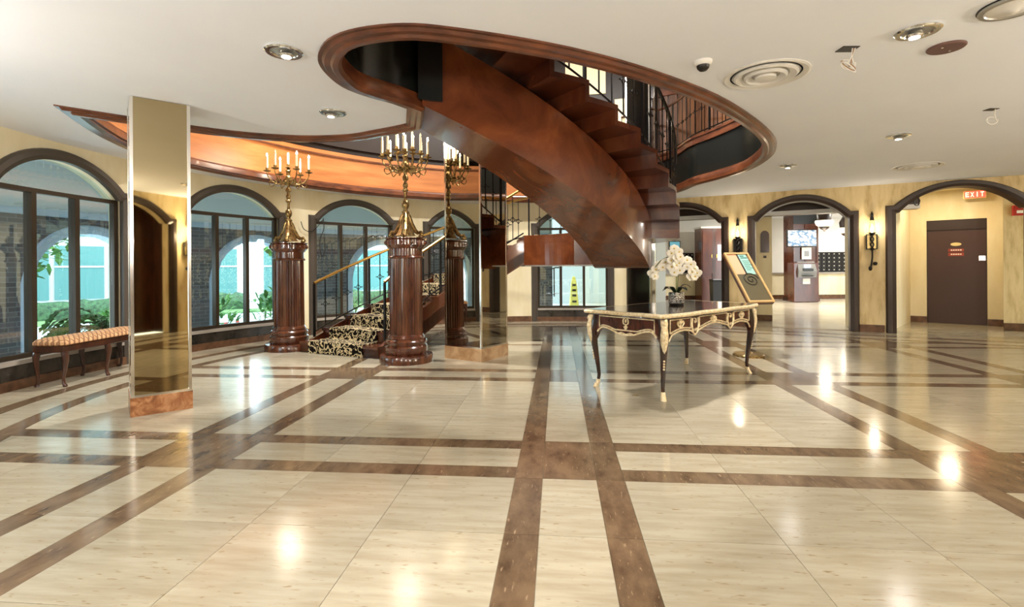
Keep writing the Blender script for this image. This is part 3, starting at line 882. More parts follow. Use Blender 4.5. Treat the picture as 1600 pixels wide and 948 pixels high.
# exit sign over the door
ex = thing('exit_sign', 'red lit exit sign hanging in the niche above the brown door', 'sign')
qbox(MB(), 0.84, 1.18, -0.20, -0.13, 2.50, 2.66).build('housing', 'sign_brass', ex)
qbox(MB(), 0.855, 1.165, -0.206, -0.20, 2.512, 2.648).build('face', 'exit_face', ex)
def letter_bars(ch):
    return {'E': [(0, .25, 0, 1), (0, 1, 0, .2), (0, .85, .4, .6), (0, 1, .8, 1)], 'X': None, 'I': [(.35, .65, 0, 1)], 'T': [(.37, .63, 0, 1), (0, 1, .8, 1)]}[ch]
for i, ch in enumerate('EXIT'):
    t0 = 0.875 + i * 0.072; mb = MB(); wd_, hz = 0.055, 0.095; zb = 2.533
    if ch == 'X':
        for sg in (0, 1):
            p = [(0, 0), (.25, 0), (1, 1), (.75, 1)]
            q = [(x if not sg else 1 - x, z) for x, z in p]
            mb.loft([[(*qp(t0 + x * wd_, -0.206), zb + z * hz) for x, z in q], [(*qp(t0 + x * wd_, -0.211), zb + z * hz) for x, z in q]])
    else:
        for x0, x1, z0, z1 in letter_bars(ch): qbox(mb, t0 + x0 * wd_, t0 + x1 * wd_, -0.211, -0.206, zb + z0 * hz, zb + z1 * hz)
    mb.build('letter', 'exit_letter', ex)
# fire alarm pull on the pier
fa = thing('fire_alarm', 'small red fire alarm box on the stone pier by the niche', 'fire alarm')
pd = Vector((rq[0] - rp[0], rq[1] - rp[1])).normalized(); pn = Vector((-pd.y, pd.x)) * -1
if pn.y > 0: pn = -pn
def pbox(mb, a, b, o0, o1, z0, z1):
    rows = []
    for t in (a, b):
        q0 = Vector(rp) + pd * t + pn * o0; q1 = Vector(rp) + pd * t + pn * o1
        rows.append([(q0.x, q0.y, z0), (q1.x, q1.y, z0), (q1.x, q1.y, z1), (q0.x, q0.y, z1)])
    return mb.loft(rows)
pbox(MB(), 0.12, 0.30, 0.0, 0.05, 2.08, 2.26).build('body', 'fire_red', fa)
pbox(MB(), 0.17, 0.27, 0.05, 0.058, 2.12, 2.17).build('white_label', 'paper', fa)
pbox(MB(), 0.15, 0.29, 0.05, 0.065, 2.19, 2.23).build('pull_bar', 'fire_red', fa)

# ------------------------------------------------------------------ mirrored columns
def mirror_column(label, front, alpha, s1, s2, ztop, base_h, base_mat, mir):
    """front: nearest corner; alpha: turn of the two visible faces; s1 left face, s2 right face lengths"""
    a = R(alpha)
    l = Vector((-cos(a), sin(a))); r = Vector((sin(a), cos(a))); f = Vector(front)
    cor = [f, f + r * s2, f + r * s2 + l * s1, f + l * s1]
    c = (cor[0] + cor[2]) / 2
    t = thing('mirror_column', label, 'column', (c.x, c.y, 0))
    q = [p - c for p in cor]
    def grow(k): return [(p.x + (p.x / abs(p.x) * 0 if False else 0) + p.normalized().x * k, p.y + p.normalized().y * k) for p in q]
    MB().prism(grow(0.012), 0, base_h).build('marble_base', base_mat, t)
    MB().prism(grow(-0.02), base_h, ztop).build('core', 'black', t)
    for i in range(4):
        p0, p1 = q[i], q[(i + 1) % 4]
        d = (p1 - p0).normalized(); n = Vector((d.y, -d.x))
        if n.dot(p0) < 0: n = -n
        a0, a1 = p0 + d * 0.02, p1 - d * 0.02
        MB().prism([tuple(a0 - n * 0.006), tuple(a1 - n * 0.006), tuple(a1 + n * 0.0), tuple(a0 + n * 0.0)], base_h + 0.02, ztop).build('mirror_panel', mir, t)
        MB().prism([tuple(p0 + d * 0.02 - n * 0.008), tuple(p1 - d * 0.02 - n * 0.008), tuple(p1 - d * 0.02 + n * 0.004), tuple(p0 + d * 0.02 + n * 0.004)], base_h, base_h + 0.02).build('bottom_strip', 'chrome', t)
        u = p0.normalized()
        e0 = (q[i - 1] - p0).normalized()
        MB().prism([tuple(p0 + u * 0.004), tuple(p0 + d * 0.022 + n * 0.004), tuple(p0 + d * 0.022 - n * 0.012), tuple(p0 - u * 0.02), tuple(p0 + e0 * 0.022 - u * 0.010), tuple(p0 + e0 * 0.022 + u * 0.003)], base_h, ztop).build('corner_strip', 'chrome', t)
    return t
aA = math.degrees(math.atan2(0.775, 0.63))    # turn of the left column
mirror_column('square bronze-mirror column nearest the camera, on a brown marble base', (-3.133, 4.12), 51.0, 0.42, 0.42, ZC - 0.005, 0.155, 'base_marble', 'mirror_bronze')
mirror_column('mirror-clad column on tan marble base between pedestal and staircase', (-0.40, 6.42), 33.2, 0.60, 0.60, 6.15, 0.165, 'tan_marble', 'mirror_grey')
mirror_column('glossy black column with chrome corner strips behind the staircase landing', (2.58, 9.35), 33.0, 0.46, 0.30, 6.15, 0.16, 'tan_marble', 'black_gloss')

# ------------------------------------------------------------------ staircase
ST = thing('staircase', 'sweeping curved brown wooden staircase rising through the ceiling opening', 'staircase')
UC = (-1.6, 8.0)
def up_pt(r, t): return (UC[0] + r * sin(t), UC[1] - r * cos(t))
UB = 1.535
R_IN, R_OUT = 2.58, 4.06
S_IN, S_OUT = 2.96, 3.69
def tread_z(t): return 3.717 - UB * t          # top of the tread that begins at t
LZ = 1.72
# box spine under the flight
rows = []
t0, t1 = 0.225, 1.33
n = 44
for i in range(n + 1):
    t = t0 + (t1 - t0) * i / n
    zb = max(1.19, 2.983 - UB * t); zt = min(tread_z(t) - 0.06, ZU - 0.06)
    if t > 1.28: zt = min(zt, LZ - 0.13)
    rows.append([(*up_pt(S_IN, t), zb), (*up_pt(S_OUT, t), zb), (*up_pt(S_OUT, t), zt), (*up_pt(S_IN, t), zt)])
MB().loft(rows).build('spine_beam', 'wood_soffit', ST, smooth=True)
rows = []
for t in (0.215, 0.245, 0.272):
    zz = max(ZC + 0.03, 2.983 - UB * t + 0.03)
    rows.append([(*up_pt(S_IN - 0.01, t), zz), (*up_pt(S_OUT + 0.03, t), zz), (*up_pt(S_OUT + 0.03, t), ZU - 0.062), (*up_pt(S_IN - 0.01, t), ZU - 0.062)])
MB().loft(rows).build('end_panel', 'fascia_dark', ST)
# folded steps
def fold(ta, tb, z_hi, z_lo, th=0.05):
    "riser at ta from z_lo to z_hi, tread from ta to tb at z_lo; wood plate folded in one piece"
    mb = MB()
    def slab(t0, t1, z0, z1, k):
        rows = []
        for i in range(k + 1):
            t = t0 + (t1 - t0) * i / k
            a, b = up_pt(R_IN, t), up_pt(R_OUT, t)
            rows.append([(*a, z0), (*b, z0), (*b, z1), (*a, z1)])
        mb.loft(rows)
    slab(ta, tb + 0.012, z_lo - th, z_lo, 4)
    slab(ta, ta + 0.012, z_lo, z_hi - th, 1)
    return mb
for k in range(10):
    t = 0.3 + 0.1 * k
    zl = tread_z(t); zh = tread_z(t - 0.1) if k else ZU
    fold(t, t + 0.1, zh, zl).build('step', 'wood_red', ST)
    for r0, r1, nm in ((2.86, 3.78, 'carpet'),):
        rows = []
        for i in range(5):
            tt = t + 0.014 + (0.1 - 0.004) * i / 4
            a, b = up_pt(r0, tt), up_pt(r1, tt)
            rows.append([(*a, zl), (*b, zl), (*b, zl + 0.012), (*a, zl + 0.012)])
        MB().loft(rows).build('carpet', 'scroll_carpet', ST)
rows = []
for t in (1.3, 1.312):
    a, b = up_pt(R_IN, t), up_pt(R_OUT, t)
    rows.append([(*a, LZ), (*b, LZ), (*b, tread_z(1.2) - 0.05), (*a, tread_z(1.2) - 0.05)])
MB().loft(rows).build('riser', 'wood_red', ST)
# top platform joining the upper floor
rows = []
for i in range(5):
    t = 0.2 + 0.112 * i / 4
    a, b = up_pt(R_IN, t), up_pt(R_OUT, t)
    rows.append([(*a, ZU - 0.06), (*b, ZU - 0.06), (*b, ZU + 0.002), (*a, ZU + 0.002)])
MB().loft(rows).build('top_platform', 'wood_red', ST)
# landing
LC = (0.36, 5.65)
def lo_pt(r, a): return (LC[0] + r * cos(R(a)), LC[1] + r * sin(R(a)))
L_IN, L_OUT = 2.40, 3.85
pts = [lo_pt(L_IN, 94), (0.52, 7.90), (0.80, 7.62), up_pt(R_IN + 0.02, 1.3), up_pt(R_OUT, 1.3), up_pt(R_OUT, 1.42), up_pt(R_OUT, 1.56), (2.40, 8.45), (2.15, 9.0), (1.7, 9.35), (1.0, 9.5), lo_pt(L_OUT, 94)]
near = catmull([(*p, 0) for p in pts[:4]], 5); outr = catmull([(*p, 0) for p in pts[4:]], 4)
land = [(p.x, p.y) for p in near] + [(p.x, p.y) for p in outr]
MB().prism(land, LZ - 0.12, LZ).build('landing', 'wood_soffit', ST)
deep = [(p.x, p.y) for p in near] + [up_pt(3.69, 1.3), up_pt(3.69, 1.5), (2.05, 8.4), (1.75, 8.85), (1.35, 9.1), (0.9, 9.25), lo_pt(L_OUT - 0.06, 94)]
MB().prism(deep, 1.245, LZ - 0.121).build('landing_box', 'wood_soffit', ST)
MB().prism([(1.2 + (x - 1.2) * 0.985, 8.4 + (y - 8.4) * 0.985) for x, y in deep], 1.225, 1.2449).build('landing_soffit', 'white_wall', ST)
cen = [(1.2 + (x - 1.2) * 0.88, 8.4 + (y - 8.4) * 0.88) for x, y in land]
MB().prism(cen, LZ, LZ + 0.012).build('landing_carpet', 'scroll_carpet', ST)
# lower flight
RIS = LZ / 11.0; DA = 6.0; A0 = 154.0
for k in range(10):
    a = A0 - DA * k; z = RIS * (k + 1)
    mb = MB()
    def slab(mb, a0, a1, r0, r1, z0, z1, n=4):
        rows = []
        for i in range(n + 1):
            aa = a0 + (a1 - a0) * i / n
            p, q = lo_pt(r0, aa), lo_pt(r1, aa)
            rows.append([(*p, z0), (*q, z0), (*q, z1), (*p, z1)])
        mb.loft(rows)
    slab(mb, a + 0.3, a - DA - 0.3, L_IN, L_OUT, z - 0.04, z)
    slab(mb, a, a - 0.4, L_IN, L_OUT, z - RIS, z - 0.04, 1)
    if k == 0: slab(mb, a, a - DA, L_IN, L_OUT, 0, z - 0.04)
    mb.build('step', 'wood_red', ST)
    mb = MB()
    slab(mb, a + 0.5, a - DA, 2.66, 3.66, z, z + 0.014)
    slab(mb, a + 0.52, a + 0.0, 2.66, 3.66, z - RIS + (0.014 if k else 0.002), z, 1)
    mb.build('carpet', 'scroll_carpet', ST)
# side strings and sloping soffit of the lower flight
def low_line(a): return RIS * (A0 - a) / DA
for r0, r1, nm in ((L_IN, L_IN + 0.05, 'string'), (L_OUT - 0.05, L_OUT, 'string'), (L_IN, L_OUT, 'soffit')):
    rows = []
    for i in range(31):
        a = A0 - 60.0 * i / 30 
        zl = low_line(a)
        zb = max(0.0, zl - 0.30) if nm != 'soffit' else max(0.0, zl - 0.28)
        zt = zl + 0.10 if nm != 'soffit' else max(zb + 0.02, zl - 0.10)
        p, q = lo_pt(r0, a), lo_pt(r1, a)
        rows.append([(*p, zb), (*q, zb), (*q, zt), (*p, zt)])
    MB().loft(rows).build(nm, 'wood_red' if nm == 'string' else 'wood_dark', ST, smooth=True)

# railings
def railing(name, pts, h, parent, rail_mat='brass', spacing=0.20, first_post=True, rosette=True, post_every=5, rail_r=0.022, foot=0.08):
    """pts: base line (x,y,z); balusters stand on it"""
    rl = link(name, None, parent)
    P = [Vector(p) for p in pts]
    up = Vector((0, 0, 1))
    MB().tube([p + up * h for p in P], rail_r, 8).build('handrail', rail_mat, rl, smooth=True)
    MB().tube([p + up * foot for p in P], 0.011, 6).build('bottom_rail', 'iron', rl, smooth=True)
    d = 0.0; nxt = spacing; idx = 0
    post = MB().box(-0.014, 0.014, -0.014, 0.014, 0, h - 0.01).mesh('newel_post', 'iron')
    bal = MB().box(-0.006, 0.006, -0.006, 0.006, foot, h - 0.01).mesh('baluster', 'iron')
    rb = MB().box(-0.006, 0.006, -0.006, 0.006, foot, h - 0.01)
    zc = h * 0.5
    for s in (-1, 1):
        rb.tube([(0, 0, zc + 0.045), (s * 0.04, 0, zc), (0, 0, zc - 0.045)], 0.007, 4)
        rb.tube([(s * 0.04, 0, zc), (s * 0.062, 0, zc)], 0.006, 4); rb.blob((s * 0.066, 0, zc), 0.011, 5, 4)
    rbm = rb.mesh('baluster', 'iron')
    def put(me, nm, p, ang): link(nm, me, rl, loc=tuple(p), rotz=ang)
    if first_post:
        a = (P[1] - P[0]); put(post, 'newel_post', P[0], math.atan2(a.y, a.x))
    for i in range(len(P) - 1):
        seg = P[i + 1] - P[i]; l = Vector((seg.x, seg.y)).length
        while l > 1e-6 and d + l >= nxt:
            q = P[i] + seg * ((nxt - d) / l); idx += 1
            ang = math.atan2(seg.y, seg.x)
            if post_every and idx % post_every == 0: put(post, 'newel_post', q, ang)
            else: put(rbm if rosette else bal, 'baluster', q, ang)
            nxt += spacing
        d += l
    return rl
# lower flight: both sides, outer one runs on around the landing
lo_in = [(*lo_pt(L_IN + 0.03, a), low_line(a) + RIS * 0.75) for a in [150 - 2 * i for i in range(29)]]
lo_out = [(*lo_pt(L_OUT - 0.06, a), low_line(a) + RIS * 0.75) for a in [151 - 2 * i for i in range(29)]]
railing('stair_railing', lo_in, 0.80, ST)
edge_in = [(1.2 + (p.x - 1.2) * 0.95, 8.4 + (p.y - 8.4) * 0.96, LZ) for p in outr]
railing('stair_railing', lo_out + list(reversed([e for e in edge_in[1:-1]])), 0.80, ST)
up_out = [(*up_pt(R_OUT - 0.05, t), min(tread_z(t) + 0.10, 99)) for t in [1.32 - 0.03 * i for i in range(35)]]
railing('stair_railing', up_out, 0.85, ST, rail_mat='iron', spacing=0.19, post_every=5)
up_in = [(*up_pt(R_IN + 0.05, t), tread_z(t) + 0.10) for t in [1.28 - 0.03 * i for i in range(33)]]
railing('stair_railing', up_in, 0.85, ST, rail_mat='iron', spacing=0.16, post_every=5)

# gallery balustrade upstairs
gi = [i for i in range(len(lobe_c)) if lobe_c[i][1] > 4.6 and lobe_c[i][0] > 1.8]
gr = thing('gallery_railing', 'black iron balustrade along the upstairs gallery above the opening', 'railing')
railing('balustrade', [(*hole_off(i, 0.05), ZU + 0.015) for i in gi], 0.92, gr, spacing=0.2, post_every=7, rail_mat='wood_trim')

# ------------------------------------------------------------------ fluted pedestals with candelabra
PED = [(0.345, 0.0), (0.345, 0.085), (0.335, 0.10), (0.26, 0.105), (0.275, 0.13), (0.275, 0.20), (0.262, 0.215), (0.25, 0.225), (0.262, 0.245), (0.268, 0.27), (0.25, 0.295), (0.235, 0.30), (0.24, 0.32), (0.225, 0.345), (0.215, 0.36), (0.215, 0.361), (0.208, 1.33), (0.208, 1.332), (0.228, 1.335), (0.234, 1.35), (0.226, 1.365), (0.215, 1.37), (0.215, 1.46), (0.235, 1.475), (0.25, 1.50), (0.262, 1.51), (0.262, 1.57), (0.25, 1.585), (0.27, 1.59), (0.27, 1.60)]
def pedestal(label, x, y):
    t = thing('pedestal', label, 'pedestal', (x, y, 0), group='fluted stair pedestals')
    sh = [p for p in PED if p[1] <= 0.30]; md = [p for p in PED if 0.30 <= p[1] <= 1.335]; tp = [p for p in PED if p[1] >= 1.335]
    MB().lathe(sh, n=40).build('plinth', 'pedestal_wood', t, smooth=True)
    MB().lathe(md, n=72, flute=1, fr=(0.361, 1.331)).build('fluted_shaft', 'pedestal_wood', t)
    MB().lathe(tp, n=40).build('capital', 'pedestal_wood', t, smooth=True)
    mb = MB()
    for j in range(24):
        a = 2 * pi * j / 24
        mb.blob((0.262 * cos(a), 0.262 * sin(a), 1.54), (0.014, 0.014, 0.026), 6, 4)
    mb.build('carved_rim', 'pedestal_wood', t, smooth=True, kind='stuff')
    return t
pedestal('fluted dark wood pedestal left of the stair foot, against the window wall', -3.37, 7.58)
pedestal('fluted dark wood pedestal right of the stair foot, nearer the camera', -1.385, 6.55)

def candelabrum(label, x, y, rot, n_out, n_in, dz, power):
    t = thing('candelabrum', label, 'candelabrum', (x, y, 1.60), rot, 'brass candelabra on the pedestals')
    # three-sided scrolled foot
    mb = MB()
    for k in range(3):
        a = 2 * pi * k / 3 + 0.5
        c, s = cos(a), sin(a)
        prof = [(0.21, 0.02), (0.235, 0.045), (0.215, 0.085), (0.175, 0.075), (0.135, 0.10), (0.085, 0.18), (0.05, 0.28), (0.03, 0.33)]
        mb.tube([(r * c, r * s, z) for r, z in prof], [0.028, 0.03, 0.028, 0.026, 0.032, 0.034, 0.03, 0.02], 8)
        mb.blob((0.215 * c, 0.215 * s, 0.03), (0.035, 0.035, 0.03), 8, 6)
    mb.lathe([(0.13, 0.03), (0.11, 0.06), (0.07, 0.16), (0.045, 0.27), (0.03, 0.33)], n=6)
    mb.build('tripod_foot', 'antique_brass', t, smooth=True)
    st = [(0.028, 0.31), (0.05, 0.33), (0.05, 0.345), (0.03, 0.36), (0.028, 0.38), (0.045, 0.41), (0.05, 0.44), (0.042, 0.48), (0.022, 0.50), (0.018, 0.56), (0.022, 0.60), (0.04, 0.615), (0.04, 0.63), (0.022, 0.65), (0.034, 0.68), (0.036, 0.70), (0.02, 0.73), (0.022, 0.75), (0.042, 0.77), (0.038, 0.80), (0.02, 0.83), (0.026, 0.86), (0.052, 0.90), (0.06, 0.94), (0.05, 0.98), (0.03, 1.00), (0.026, 1.04), (0.04, 1.07), (0.02, 1.10), (0.012, 1.12)]
    MB().lathe([(r, z + dz * (z / 1.1)) for r, z in st], n=16).build('stem', 'antique_brass', t, smooth=True)
    zc = 0.93 + dz
    def branch(a, reach, zt, lit, ch):
        c, s = cos(a), sin(a)
        pts = catmull([(0.04 * c, 0.04 * s, zc), (reach * 0.42 * c, reach * 0.42 * s, zc - 0.06), (reach * 0.72 * c, reach * 0.72 * s, zc - 0.035), (reach * 0.97 * c, reach * 0.97 * s, zc + (zt - zc) * 0.45), (reach * c, reach * s, zt)], 5)
        mb = MB().tube(pts, 0.0095, 6)
        mb.tube(catmull([(reach * 0.55 * c, reach * 0.55 * s, zc - 0.055), (reach * 0.80 * c, reach * 0.80 * s, zc - 0.10), (reach * 0.92 * c, reach * 0.92 * s, zc - 0.04), (reach * 0.78 * c, reach * 0.78 * s, zc - 0.015)], 4), 0.007, 5)
        for f in (0.35, 0.6, 0.8):
            mb.blob((reach * f * c, reach * f * s, zc - 0.02), (0.018, 0.018, 0.02), 6, 4)
        b = mb.build('arm', 'antique_brass', t, smooth=True)
        MB().lathe([(0.012, zt - 0.01), (0.05, zt + 0.005), (0.055, zt + 0.012), (0.018, zt + 0.015), (0.022, zt + 0.04), (0.024, zt + 0.05)], reach * c, reach * s, 12).build('drip_cup', 'antique_brass', b, smooth=True)
        MB().lathe([(0.0145, zt + 0.045), (0.0145, zt + 0.05 + ch)], reach * c, reach * s, 10).build('candle', 'candle', b, smooth=True)
        MB().lathe([(0.004, zt + 0.05 + ch), (0.011, zt + 0.066 + ch), (0.012, zt + 0.078 + ch), (0.003, zt + 0.105 + ch)], reach * c, reach * s, 10).build('flame_bulb', 'bulb' if lit else 'candle', b, smooth=True)
    for k in range(n_out):
        branch(2 * pi * k / n_out, 0.29, zc + 0.12, k % 3 != 1, 0.17)
    for k in range(n_in):
        branch(2 * pi * (k + 0.5) / n_in, 0.14, zc + 0.19, k % 2 == 0, 0.16)
    MB().lathe([(0.012, zc + 0.17), (0.045, zc + 0.19), (0.02, zc + 0.20), (0.024, zc + 0.24)], n=12).build('centre_cup', 'antique_brass', t, smooth=True)
    MB().lathe([(0.016, zc + 0.235), (0.016, zc + 0.42)], n=10).build('candle', 'candle', t, smooth=True)
    lamp('candle_light', 'POINT', (0.0, 0.0, zc + 0.42), power, WARM, t, 0.16)
candelabrum('gilt branched candelabrum with lit candle bulbs on the left pedestal', -3.37, 7.58, 0.3, 6, 0, 0.02, 15)
candelabrum('many-armed gilt candelabrum with lit candle bulbs on the right pedestal', -1.385, 6.55, 0.15, 8, 4, 0.0, 14)

# ------------------------------------------------------------------ ornate writing table
TB = thing('writing_table', 'dark french writing table with gilt mounts and curved legs', 'table', (1.755, 5.371, 0), R(41))
LX, LY = 0.86, 0.38
def serp(n=60, k=0.0, gx=0.975, gy=0.495):
    pts = []
    def sx(t): return 0.012 * cos(3 * pi * t) - 0.018 * abs(t) ** 6
    for i in range(20): t = -1 + 2 * i / 19; pts.append((t * (gx - 0.06), -(gy + sx(t)) + k))
    for i in range(12): t = -1 + 2 * i / 11; pts.append((gx + 0.012 * cos(2 * pi * t) - k, t * (gy - 0.06)))
    for i in range(20): t = 1 - 2 * i / 19; pts.append((t * (gx - 0.06), gy + sx(t) - k))
    for i in range(12): t = 1 - 2 * i / 11; pts.append((-(gx + 0.012 * cos(2 * pi * t)) + k, t * (gy - 0.06)))
    return pts
def ringz(k, z): return [(x, y, z) for x, y in serp(k=k)]
MB().loft([ringz(0.03, 0.735), ringz(0.022, 0.745), ringz(0.022, 0.752)]).build('top_moulding', 'table_wood', TB, smooth=True)
MB().loft([ringz(0.016, 0.746), ringz(0.0, 0.752), ringz(-0.006, 0.768), ringz(0.004, 0.782), ringz(0.022, 0.785), ringz(0.03, 0.782)]).build('gilt_edge', 'ormolu', TB, smooth=True)
MB().loft([ringz(0.03, 0.778), ringz(0.03, 0.784)]).build('leather_top', 'table_leather', TB)
# aprons with scalloped lower edges
def apron(ax, length, yoff, prof, nm):
    "ax: 0 long side along x, 1 short side along y"
    mb = MB(); n = 48; rows = []
    for i in range(n + 1):
        s = -length + 2 * length * i / n
        zb = prof(s)
        a0, a1 = (yoff - 0.014, yoff + 0.014)
        if ax == 0: rows.append([(s, a0, zb), (s, a1, zb), (s, a1, 0.736), (s, a0, 0.736)])
        else: rows.append([(a0, s, zb), (a1, s, zb), (a1, s, 0.736), (a0, s, 0.736)])
    return mb.loft(rows).build(nm, 'table_panel', TB)
def prof_long(s):
    a = abs(s)
    if a < 0.30: return 0.625 - 0.03 * (a / 0.30) ** 2 + 0.01 * cos(a / 0.30 * pi)
    if a < 0.42: return 0.585 - 0.035 * sin((a - 0.30) / 0.12 * pi)
    if a < 0.74: return 0.585 + 0.02 * sin((a - 0.42) / 0.32 * pi)
    return 0.585 - 0.10 * ((a - 0.74) / 0.10) ** 2
def prof_short(s):
    a = abs(s)
    if a < 0.10: return 0.545 + 0.012 * (a / 0.10)
    if a < 0.27: return 0.557 + 0.045 * sin((a - 0.10) / 0.17 * pi / 2)
    return 0.602 - 0.10 * ((a - 0.27) / 0.10) ** 2
for sg in (-1, 1):
    apron(0, 0.84, sg * 0.395, prof_long, 'apron')
    apron(1, 0.36, sg * 0.875, prof_short, 'apron')
def gilt(mb, pts, r=0.006): mb.tube(pts, r * 1.15, 5)
for sg in (-1, 1):
    yo = sg * (0.395 + 0.02)
    # long side: gilt lower border, three framed panels, scrolls between, crests
    b = MB()
    gilt(b, [(s, yo, prof_long(s) + 0.008) for s in [-0.82 + 1.64 * i / 60 for i in range(61)]], 0.008)
    b.build('gilt_border', 'ormolu', TB, smooth=True)
    for x0, x1 in ((-0.80, -0.44), (-0.28, 0.28), (0.44, 0.80)):
        b = MB(); zt = 0.722
        xs = [x0 + (x1 - x0) * i / 14 for i in range(15)]
        gilt(b, [(x, yo, max(prof_long(x) + 0.03, 0.60)) for x in xs] + [(x1, yo, zt), (x0, yo, zt), (x0, yo, max(prof_long(x0) + 0.03, 0.60))], 0.0065)
        b.build('panel_frame', 'ormolu', TB, smooth=True)
        xc = (x0 + x1) / 2; zc = 0.668
        b = MB()
        for s2 in (-1, 1):
            gilt(b, catmull([(xc, yo, zc - 0.03), (xc + s2 * 0.03, yo, zc - 0.015), (xc + s2 * 0.055, yo, zc + 0.012), (xc + s2 * 0.04, yo, zc + 0.028), (xc + s2 * 0.025, yo, zc + 0.012)], 4), 0.008)
            gilt(b, [(xc, yo, zc), (xc + s2 * 0.022, yo, zc + 0.03), (xc + s2 * 0.012, yo, zc + 0.045)], 0.008)
        b.blob((xc, yo, zc - 0.02), (0.018, 0.008, 0.022), 8, 6); b.blob((xc, yo, zc + 0.02), (0.012, 0.008, 0.018), 8, 6)
        b.build('crest_mount', 'ormolu', TB, smooth=True)
    for xs in (-0.36, 0.36):
        b = MB()
        for s2 in (-1, 1):
            gilt(b, catmull([(xs + s2 * 0.05, yo, 0.715), (xs + s2 * 0.06, yo, 0.65), (xs + s2 * 0.035, yo, 0.58), (xs, yo, 0.552)], 5), 0.009)
        gilt(b, catmull([(xs - 0.02, yo, 0.712), (xs + 0.015, yo, 0.70), (xs + 0.018, yo, 0.675), (xs - 0.006, yo, 0.67), (xs - 0.01, yo, 0.69)], 4), 0.007)
        gilt(b, catmull([(xs - 0.02, yo, 0.61), (xs, yo, 0.59), (xs + 0.02, yo, 0.615)], 4), 0.007)
        b.build('scroll_mount', 'ormolu', TB, smooth=True)
    xo = sg * (0.875 + 0.02)
    b = MB()
    gilt(b, [(xo, s, prof_short(s) + 0.01) for s in [-0.34 + 0.68 * i / 40 for i in range(41)]], 0.0085)
    gilt(b, catmull([(xo, -0.10, 0.562), (xo, -0.05, 0.575), (xo, 0, 0.562), (xo, 0.05, 0.575), (xo, 0.10, 0.562)], 5), 0.007)
    b.build('gilt_border', 'ormolu', TB, smooth=True)
    b = MB(); gilt(b, [(xo, s, max(prof_short(s) + 0.03, 0.60)) for s in [-0.315 + 0.63 * i / 20 for i in range(21)]] + [(xo, 0.315, 0.722), (xo, -0.315, 0.722), (xo, -0.315, 0.60)], 0.0065)
    b.build('panel_frame', 'ormolu', TB, smooth=True)
    b = MB()
    for s2 in (-1, 1):
        gilt(b, catmull([(xo, 0, 0.655), (xo, s2 * 0.025, 0.665), (xo, s2 * 0.028, 0.70), (xo, s2 * 0.012, 0.715)], 4), 0.006)
        gilt(b, [(xo, 0, 0.645), (xo, s2 * 0.018, 0.635), (xo, 0, 0.61)], 0.007)
    b.blob((xo, 0, 0.69), (0.008, 0.012, 0.018), 8, 6); b.blob((xo, 0, 0.625), (0.008, 0.014, 0.02), 8, 6)
    b.build('crest_mount', 'ormolu', TB, smooth=True)
# cabriole legs
for sx in (-1, 1):
    for sy in (-1, 1):
        d = Vector((sx, sy)).normalized()
        ctr = [(0.0, 0.735, 0.046), (0.012, 0.68, 0.048), (0.030, 0.60, 0.046), (0.034, 0.54, 0.041), (0.024, 0.44, 0.034), (0.006, 0.32, 0.027), (-0.012, 0.20, 0.021), (-0.020, 0.12, 0.018), (-0.012, 0.06, 0.017), (0.004, 0.025, 0.019), (0.012, 0.0, 0.020)]
        rings = []
        for o, z, r in ctr:
            cx, cy = sx * LX + d.x * o, sy * LY + d.y * o
            rings.append([(cx + r * cos(pi / 8 + j * pi / 4), cy + r * sin(pi / 8 + j * pi / 4), z) for j in range(8)])
        lg = MB().loft(rings).build('leg', 'table_wood', TB, smooth=True)
        # gilt corner mount with bust, tapering to a pendant; sabot at the foot
        b = MB()
        def fp(o, z): return (sx * LX + d.x * o, sy * LY + d.y * o, z)
        b.tube([fp(0.045, 0.735), fp(0.056, 0.70), fp(0.062, 0.66), fp(0.064, 0.60), fp(0.056, 0.53), fp(0.044, 0.46), fp(0.034, 0.41)], [0.030, 0.034, 0.028, 0.036, 0.034, 0.022, 0.010], 8)
        b.blob(fp(0.068, 0.695), (0.028, 0.028, 0.032), 8, 6); b.blob(fp(0.072, 0.615), (0.030, 0.030, 0.04), 8, 6)
        for z in (0.36, 0.335, 0.31, 0.285): b.blob(fp(0.004 + 0.026 + (z - 0.285) * 0.13, z), 0.010, 6, 5)
        b.build('gilt_mount', 'ormolu', lg, smooth=True)
        sab = []
        for o, z, r in ((-0.014, 0.075, 0.020), (-0.008, 0.045, 0.023), (0.004, 0.02, 0.026), (0.014, 0.0, 0.028)):
            cx, cy = sx * LX + d.x * o, sy * LY + d.y * o
            sab.append([(cx + r * cos(j * pi / 4), cy + r * sin(j * pi / 4), z) for j in range(8)])
        MB().loft(sab).build('sabot', 'ormolu', lg, smooth=True)

